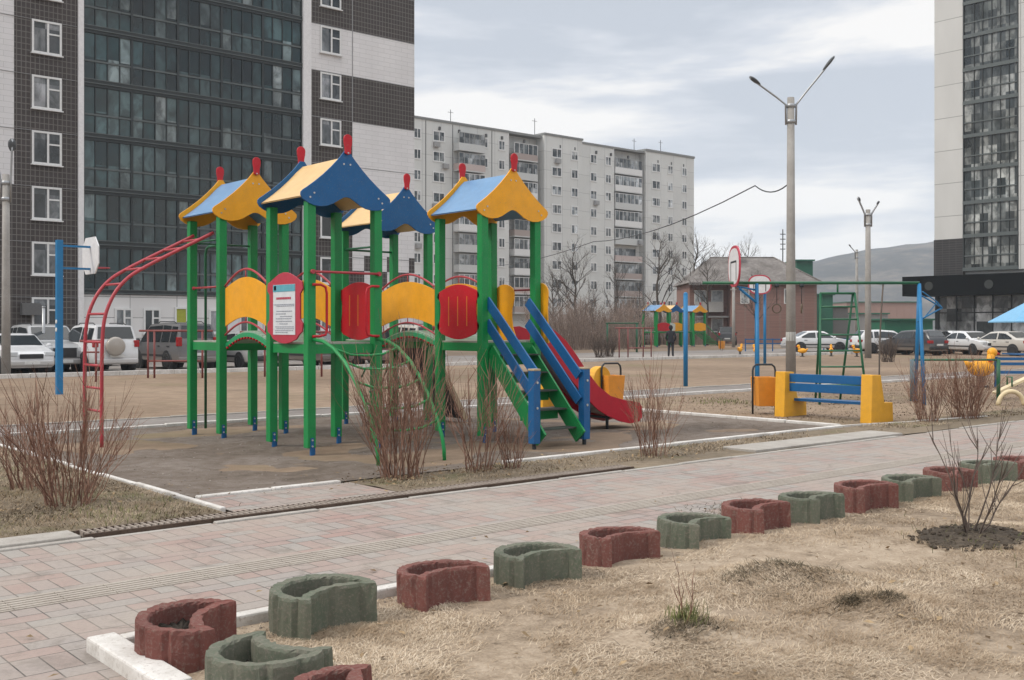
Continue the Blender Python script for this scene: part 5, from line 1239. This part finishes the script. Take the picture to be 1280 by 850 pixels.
    obj('bumper', MB().box(xr - .07, xr + .25, -hw * .88, hw * .88, .34, .54), paintm if kind == 'sedan' else M_TRIM if kind == 'hatch' else paintm, t, bevel=.05); obj('bumper', MB().box(xf - .25, xf + .07, -hw * .86, hw * .86, .32, .52), paintm, t, bevel=.05)
    obj('grille', MB().box(xf - .05, xf + .015, -hw * .45, hw * .45, .58, .74 if kind in ('sedan', 'hatch') else .92), M_TRIM, t, bevel=.01)
    obj('number_plate', MB().box(xr - .09, xr - .07, -.26, .26, .58, .69), M_PLATE, t); obj('number_plate', MB().box(xf + .07, xf + .085, -.26, .26, .38, .49), M_PLATE, t)
    if kind in ('suv', 'van'): obj('roof_rail', MB().tube([(-1.6, hw * .62, roof - .02), (-1.4, hw * .62, roof + .05), (.0, hw * .62, roof + .05), (.2, hw * .62, roof - .04)], .018, 6).tube([(-1.6, -hw * .62, roof - .02), (-1.4, -hw * .62, roof + .05), (.0, -hw * .62, roof + .05), (.2, -hw * .62, roof - .04)], .018, 6), M_TRIM, t)
    if spare:
        sw = obj('spare_wheel', MB().lathe([(0, .10), (.28, .10), (.34, .06), (.35, 0), (.34, -.1), (0, -.1)], n=24), tyre_cover or paintm); sw.parent = t; sw.location = (xr - .13, .08, .98); sw.rotation_euler = (0, R(-90), 0)
    return t
WPT = carpaint('white_car_paint', (.62, .63, .64)); SPT = carpaint('silver_car_paint', (.34, .35, .36)); GPT = carpaint('grey_car_paint', (.115, .115, .12)); DPT = carpaint('dark_car_paint', (.025, .028, .034)); CPT = carpaint('champagne_car_paint', (.48, .46, .42)); MPT = carpaint('maroon_car_paint', (.11, .02, .025))
N_ = R(90)
PX = lambda px, V=38.6: xv(px, V)
def cpos(px, V): return (xv(px, V), V)
car('suv', WPT, cpos(119, 41.2), N_, 'white off roader with a covered spare wheel on its back door', spare=True, tyre_cover=CPT)
car('van', GPT, cpos(217, 41.4), N_, 'dark grey minivan parked right of the white off roader')
car('hatch', SPT, cpos(305, 40.4), N_, 'silver estate car seen between the first green posts')
car('sedan', DPT, cpos(388, 40.6), N_, 'black car seen under the bridge behind the notice board')
car('sedan', WPT, cpos(16, 41.4), -N_, 'white saloon facing the yard at the left edge')
car('suv', SPT, cpos(57, 42.4), -N_, 'silver estate facing the yard behind the thin grey pole')
car('sedan', MPT, cpos(444, 40.8), N_, 'maroon car half hidden by the tall shrub')
car('suv', CPT, cpos(505, 40.8), N_, 'beige off roader hidden behind the yellow bridge panel')
car('hatch', DPT, cpos(87, 47), 0, 'dark hatchback standing behind the white off roader')
def cr_(px, d): return at(px, d)
car('sedan', WPT, cr_(1020, 74), R(-38), 'white saloon behind the green stepladder')
car('hatch', WPT, cr_(1106, 70), R(-35), 'white hatchback behind the second street lamp')
car('hatch', DPT, cr_(1141, 66), R(75), 'black hatchback behind the right end of the exercise frame')
car('hatch', GPT, cr_(1170, 70), R(15), 'dark blue grey hatchback between black and white cars')
car('sedan', WPT, cr_(1196, 76), R(-120), 'white car farthest back before the shop windows')
car('sedan', WPT, cr_(1213, 67), R(-118), 'white saloon nose to the yard before the shop windows')
car('sedan', CPT, cr_(1254, 65), R(75), 'pale saloon showing its tail beside the blue canopy')
car('suv', DPT, cr_(908, 104), R(40), 'dark off roader in front of the brick house')
car('sedan', SPT, cr_(805, 106), R(0), 'silver car behind the second climbing complex')
car('hatch', WPT, cr_(722, 108), R(10), 'pale car half hidden in the brown thicket')

# ------------------------------------------------------------------ pipe frames, second playground, riders, canopy, person
def pipe_frame(px, d, posts, top, rung, label, rotz=-YAW):
    x, y = at(px, d); t = thing('pipe_frame', label, 'pipe frame', (x, y, 0), rotz); k = d / FOC
    for p in posts: obj('post', MB().tube([((p - px) * k, 0, -.05), ((p - px) * k, 0, top[2])], .035, 8), BRPIPE, t)
    obj('top_rail', MB().tube([((top[0] - px) * k, 0, top[2]), ((top[1] - px) * k, 0, top[2])], .035, 8), BRPIPE, t)
    if rung: obj('rung', MB().tube([((rung[0] - px) * k, 0, rung[2]), ((rung[1] - px) * k, 0, rung[2])], .028, 8), BRPIPE, t)
    return t
pipe_frame(220, 35.5, (185, 193, 253), (174, 266, zat(413.5, 35.5)), (185, 253, .55), 'red pipe beating frame before the grey minivan')
pipe_frame(330, 36.5, (313, 331, 402), (300, 415, zat(415, 36.5)), None, 'red pipe frame seen under the first tower')
pipe_frame(118, 33, (107, 120), (100, 128, 1.25), (104, 124, .9), 'short red pipe frame behind the foot of the monkey bars')
pipe_frame(794, 59, (774, 785, 804, 814), (769, 818, zat(410, 59)), (785, 814, zat(435, 59)), 'red brown pipe frame left of the dark clothed person')
x, y = at(778, 72); t = thing('pipe_frame', 'green pipe frame with two long bars behind the red brown one', 'pipe frame', (x, y, 0), -YAW)
obj('top_rail', MB().tube([(-1.1, 0, zat(404, 72)), (1.1, 0, zat(404, 72))], .04, 8).tube([(-1.1, .5, zat(404, 72)), (1.1, .5, zat(404, 72))], .04, 8), DGREEN, t)
for s in (-1, 1):
    for yy in (0, .5): obj('post', MB().tube([(s, yy, -.05), (s, yy, zat(404, 72))], .04, 8), DGREEN, t)

fx0, fy0 = at(821, 92)
fp_ = thing('playground_complex', 'small distant climbing complex with three roofed towers behind the person', 'playground', (fx0, fy0, 0), world=True)
fp_.scale = (1.5, 1.5, .93)
tower(fp_, fx0, fy0, YEL, LBLUE); tower(fp_, fx0 + 1.7, fy0 + .5, BLUE, TAN); tower(fp_, fx0 + 3.15, fy0 - .1, YEL, LBLUE)
def xpanel(root, x0, y0, mat, nm):
    pl = [(x0, 1.55), (x0 + ST * .5, 1.48), (x0 + ST, 1.55), (x0 + ST, 2.15)] + [(x0 + ST - ST * i / 10, 2.15 + .14 * arc(i / 10)) for i in range(1, 10)] + [(x0, 2.15)]
    obj(nm, MB().prism(pl, lambda a, z, t: (a, y0 - t, z), .03), mat, root)
xpanel(fp_, fx0, fy0 - .06, RED, 'barrier_panel'); xpanel(fp_, fx0 + 1.7, fy0 + .44, YEL, 'barrier_panel'); xpanel(fp_, fx0 + 3.15, fy0 - .16, YEL, 'barrier_panel')
xpanel(fp_, fx0 + .9, fy0 + .3, plain('pale_panel', (.5, .55, .52)), 'barrier_panel')
m = MB()
for i in range(7):
    yy = fy0 - .1 + ST * i / 6; m.tube([(fx0 + 3.15 + ST, yy, 2.2 if i in (0, 6) else 1.4), (fx0 + 3.15 + ST + 1.7, yy, .5 if i in (0, 6) else .02)], .035, 6)
for i in range(6):
    t_ = i / 6; m.tube([(fx0 + 3.15 + ST + 1.7 * t_, fy0 - .1, 1.4 - 1.38 * t_), (fx0 + 3.15 + ST + 1.7 * t_, fy0 - .1 + ST, 1.4 - 1.38 * t_)], .03, 6)
obj('climbing_ladder', m, GREEN, fp_)
m = MB().beam((fx0 + ST, fy0 + ST / 2, DZ), (fx0 + 1.7, fy0 + .5 + ST / 2, DZ), .9, .06).beam((fx0 + 1.7 + ST, fy0 + .5 + ST / 2, DZ), (fx0 + 3.15, fy0 + ST / 2, DZ), .9, .06); obj('bridge', m, plain('bridge_plank', (.3, .42, .33)), fp_)
x, y = at(902, 78); bin_(x, y, 0.3, 'orange litter bin beside the distant climbing complex')
def duck():
    t = thing('spring_rider', 'x', 'spring rider', group='yellow duck spring riders')
    m = MB().ball((0, 0, .52), (.42, .22, .24), 14, 10); m.tube([(.22, 0, .60), (.30, 0, .78), (.34, 0, .92)], [.13, .11, .12], 10).ball((.36, 0, .96), (.15, .13, .14), 12, 8).tube([(-.34, 0, .58), (-.52, 0, .74)], [.12, .02], 8)
    obj('body', m, YEL, t); obj('beak', MB().tube([(.48, 0, .94), (.60, 0, .91)], [.06, .02], 8), RED, t)
    obj('spring', MB().tube([(.10 * math.cos(i * .8), .10 * math.sin(i * .8), .02 + i * .008) for i in range(36)], .018, 6), DARKM, t); obj('base_plate', MB().cyl((0, 0, -.02), (0, 0, .03), .22, n=18), DARKM, t)
    obj('hand_bar', MB().tube([(.2, -.25, .72), (.2, .25, .72)], .018, 6), RED, t); return t
dk = duck()
for i, (px, d, rz, lab) in enumerate([(925, 66, .2, 'yellow duck spring rider farthest left, near the distant playground'), (945, 64, 1.2, 'yellow duck spring rider half hidden by the blue frame legs'), (1003, 62, 2.2, 'yellow duck spring rider right of the tall street lamp'), (1039, 63, .6, 'yellow duck spring rider seen through the green stepladder'), (1071, 62, 2.6, 'yellow duck spring rider left of the second street lamp'), (1226, 30, -.6, 'large looking yellow duck spring rider behind the widest right shrub')]):
    x, y = at(px, d)
    if i == 0: dk.scale = (.62,) * 3; dk.location = (x, y, 0); dk.rotation_euler = (0, 0, rz); dk['label'] = lab
    else:
        c_ = dup(dk, loc=(x, y, 0), rz=rz, label=lab)
        if i == 5: c_.scale = (.95, .95, 1.0)
def rail_fence(px0, px1, d, zs, label, mat, pw=2.0):
    a = at(px0, d); b = at(px1, d); w_ = math.hypot(b[0] - a[0], b[1] - a[1]); t = thing('rail_fence', label, 'fence', (a[0], a[1], 0), -YAW); n = max(1, round(w_ / pw))
    for z in zs: obj('rail', MB().box(0, w_, -.02, .02, z - .04, z + .04), mat, t)
    for i in range(n + 1): obj('post', MB().box(i * w_ / n - .035, i * w_ / n + .035, .022, .09, -.05, max(zs) + .06), mat, t)
    return t
rail_fence(1246, 1345, 30, (.40, .64, .78), 'blue board fence at the right edge under the blue canopy', BLUE, 1.2)
rail_fence(932, 1000, 75, (.55, .85), 'low blue rail fence behind the yellow duck riders', BLUE)
rail_fence(1000, 1090, 76, (.55, .85), 'low blue rail fence behind the green stepladder', BLUE)
x, y = at(1288, 49); t = thing('sun_canopy', 'light blue pyramid canopy on a teal post at the right edge', 'canopy', (x, y, 0), -YAW)
m = MB(); a = 1.35; m.add([(-a, -a, 1.95), (a, -a, 1.95), (a, a, 1.95), (-a, a, 1.95), (0, 0, 2.95), (-a, -a, 1.90), (a, -a, 1.90), (a, a, 1.90), (-a, a, 1.90)], [(0, 1, 4), (1, 2, 4), (2, 3, 4), (3, 0, 4), (8, 7, 6, 5), (0, 5, 6, 1), (1, 6, 7, 2), (2, 7, 8, 3), (3, 8, 5, 0)])
obj('canopy_roof', m, paint('canopy_blue', (.16, .40, .62), .5), t); obj('post', MB().cyl((0, 0, -.05), (0, 0, 2.9), .10, n=14), plain('teal_post', (.02, .20, .26)), t); obj('seat_ring', MB().box(-.9, .9, -.9, .9, .42, .48), BLUE, t)
x, y = at(1262, 25); t = thing('seesaw', 'pale yellow seesaw plank tilted up at the right edge', 'seesaw', (x, y, 0), -YAW)
obj('plank', MB().beam((-.35, 0, .12), (1.5, 0, 1.0), .24, .05), paint('pale_yellow_paint', (.66, .54, .33)), t); obj('pivot_stand', MB().tube([(.5, -.2, 0), (.5, 0, .5), (.5, .2, 0)], .035, 8), DARKM, t)
obj('handle', MB().tube([(.0, -.12, .28), (.0, -.12, .5), (.0, .12, .5), (.0, .12, .28)], .02, 7), DGREEN, t)
x, y = at(1264, 23); solo('tyre_arch', MB().tube([(.28 * math.cos(a), 0, .30 * math.sin(a) - .02) for a in [math.pi * i / 14 for i in range(15)]], .05, 9), paint('pale_yellow_paint', (.66, .54, .33)), 'small pale yellow half buried arch at the right edge', 'arch', (x, y, 0), -YAW)

def person(loc, rz, label, h=1.74):
    J = {'pel': (0, 0, .98), 'sp': (0, .01, 1.20), 'ch': (0, .0, 1.38), 'nk': (0, .01, 1.50), 'hd0': (0, -.01, 1.58), 'hd': (0, -.02, 1.68), 'top': (0, .0, 1.77)}
    Rr = {'pel': .17, 'sp': .165, 'ch': .175, 'nk': .065, 'hd0': .07, 'hd': .10, 'top': .07}
    E = [('pel', 'sp'), ('sp', 'ch'), ('ch', 'nk'), ('nk', 'hd0'), ('hd0', 'hd'), ('hd', 'top')]
    for s, q in ((-1, 'l'), (1, 'r')):
        J.update({q + 'sh': (s * .19, .0, 1.42), q + 'el': (s * .27, .03, 1.14), q + 'wr': (s * .23, -.10, .95), q + 'hp': (s * .10, 0, .90), q + 'kn': (s * .11, -.01 * s, .50), q + 'an': (s * .12, .02, .09), q + 'to': (s * .14, -.14, .045)})
        Rr.update({q + 'sh': .085, q + 'el': .062, q + 'wr': .05, q + 'hp': .115, q + 'kn': .078, q + 'an': .06, q + 'to': .045})
        E += [('ch', q + 'sh'), (q + 'sh', q + 'el'), (q + 'el', q + 'wr'), ('pel', q + 'hp'), (q + 'hp', q + 'kn'), (q + 'kn', q + 'an'), (q + 'an', q + 'to')]
        for k in range(4):   # short curled fingers, at the pockets
            a = f'{q}f{k}a'; b = f'{q}f{k}b'; J[a] = (s * (.205 - .0 * k), -.125 - .018 * (k - 1.5), .885 + .004 * abs(k - 1.5)); J[b] = (s * .185, -.12 - .018 * (k - 1.5), .845 + .008 * abs(k - 1.3)); Rr[a] = Rr[b] = .010; E += [(q + 'wr', a), (a, b)]
        a = q + 'th'; J[a] = (s * .19, -.175, .90); Rr[a] = .011; E.append((q + 'wr', a))
    ks = list(J); me = bpy.data.meshes.new('person'); me.from_pydata([J[k] for k in ks], [(ks.index(a), ks.index(b)) for a, b in E], [])
    o = bpy.data.objects.new('person_rig', me); COL.objects.link(o); sk = o.modifiers.new('s', 'SKIN'); ss = o.modifiers.new('ss', 'SUBSURF'); ss.levels = ss.render_levels = 2
    lay = me.skin_vertices[0].data
    for i, k in enumerate(ks): lay[i].radius = (Rr[k], Rr[k] * (.72 if k in ('pel', 'sp', 'ch') else 1)); lay[i].use_root = k == 'pel'
    dg = bpy.context.evaluated_depsgraph_get(); m2 = bpy.data.meshes.new_from_object(o.evaluated_get(dg)); bpy.data.objects.remove(o)
    m2.materials.clear()
    for mm in (plain('dark_coat', (.014, .015, .02), .8), plain('dark_trousers', (.02, .02, .024), .85), plain('skin', (.48, .30, .22), .6), plain('black_shoe', (.012, .012, .012), .5)): m2.materials.append(mm)
    for p in m2.polygons:
        c = p.center; p.use_smooth = True
        p.material_index = 2 if c.z > 1.60 or (abs(c.x) > .17 and c.y < -.09 and .8 < c.z < .93) else 3 if c.z < .10 else 1 if c.z < .84 else 0
    b = bpy.data.objects.new('person', m2); COL.objects.link(b); b.location = (*loc, 0); b.rotation_euler = (0, 0, rz); b['label'] = label; b['category'] = 'person'; b.scale = (h / 1.80,) * 3
    obj('knit_cap', MB().ball((0, .035, 1.70), (.122, .125, .145), 14, 9), plain('dark_cap', (.015, .014, .016), .9), b)
    obj('coat_skirt', MB().lathe([(.19, 1.02), (.205, .90), (.21, .78), (.19, .78)], n=18), plain('dark_coat', (.014, .015, .02), .8), b)
    f = MB().ball((0, -.125, 1.665), (.014, .022, .024), 8, 6); obj('nose', f, MATS['skin'], b)
    f = MB().ball((-.036, -.108, 1.69), .012, 8, 6).ball((.036, -.108, 1.69), .012, 8, 6); obj('eyes', f, DARKM, b)
    obj('mouth', MB().ball((0, -.112, 1.625), (.026, .008, .006), 8, 5), plain('lips', (.35, .14, .12)), b); obj('ears', MB().ball((-.105, -.01, 1.67), (.012, .03, .04), 8, 6).ball((.105, -.01, 1.67), (.012, .03, .04), 8, 6), MATS['skin'], b)
    return b
x, y = gnd(838.5, 446); person((x, y), -YAW + 2.9, 'person in dark coat, trousers and cap standing before the distant playground', 1.78)
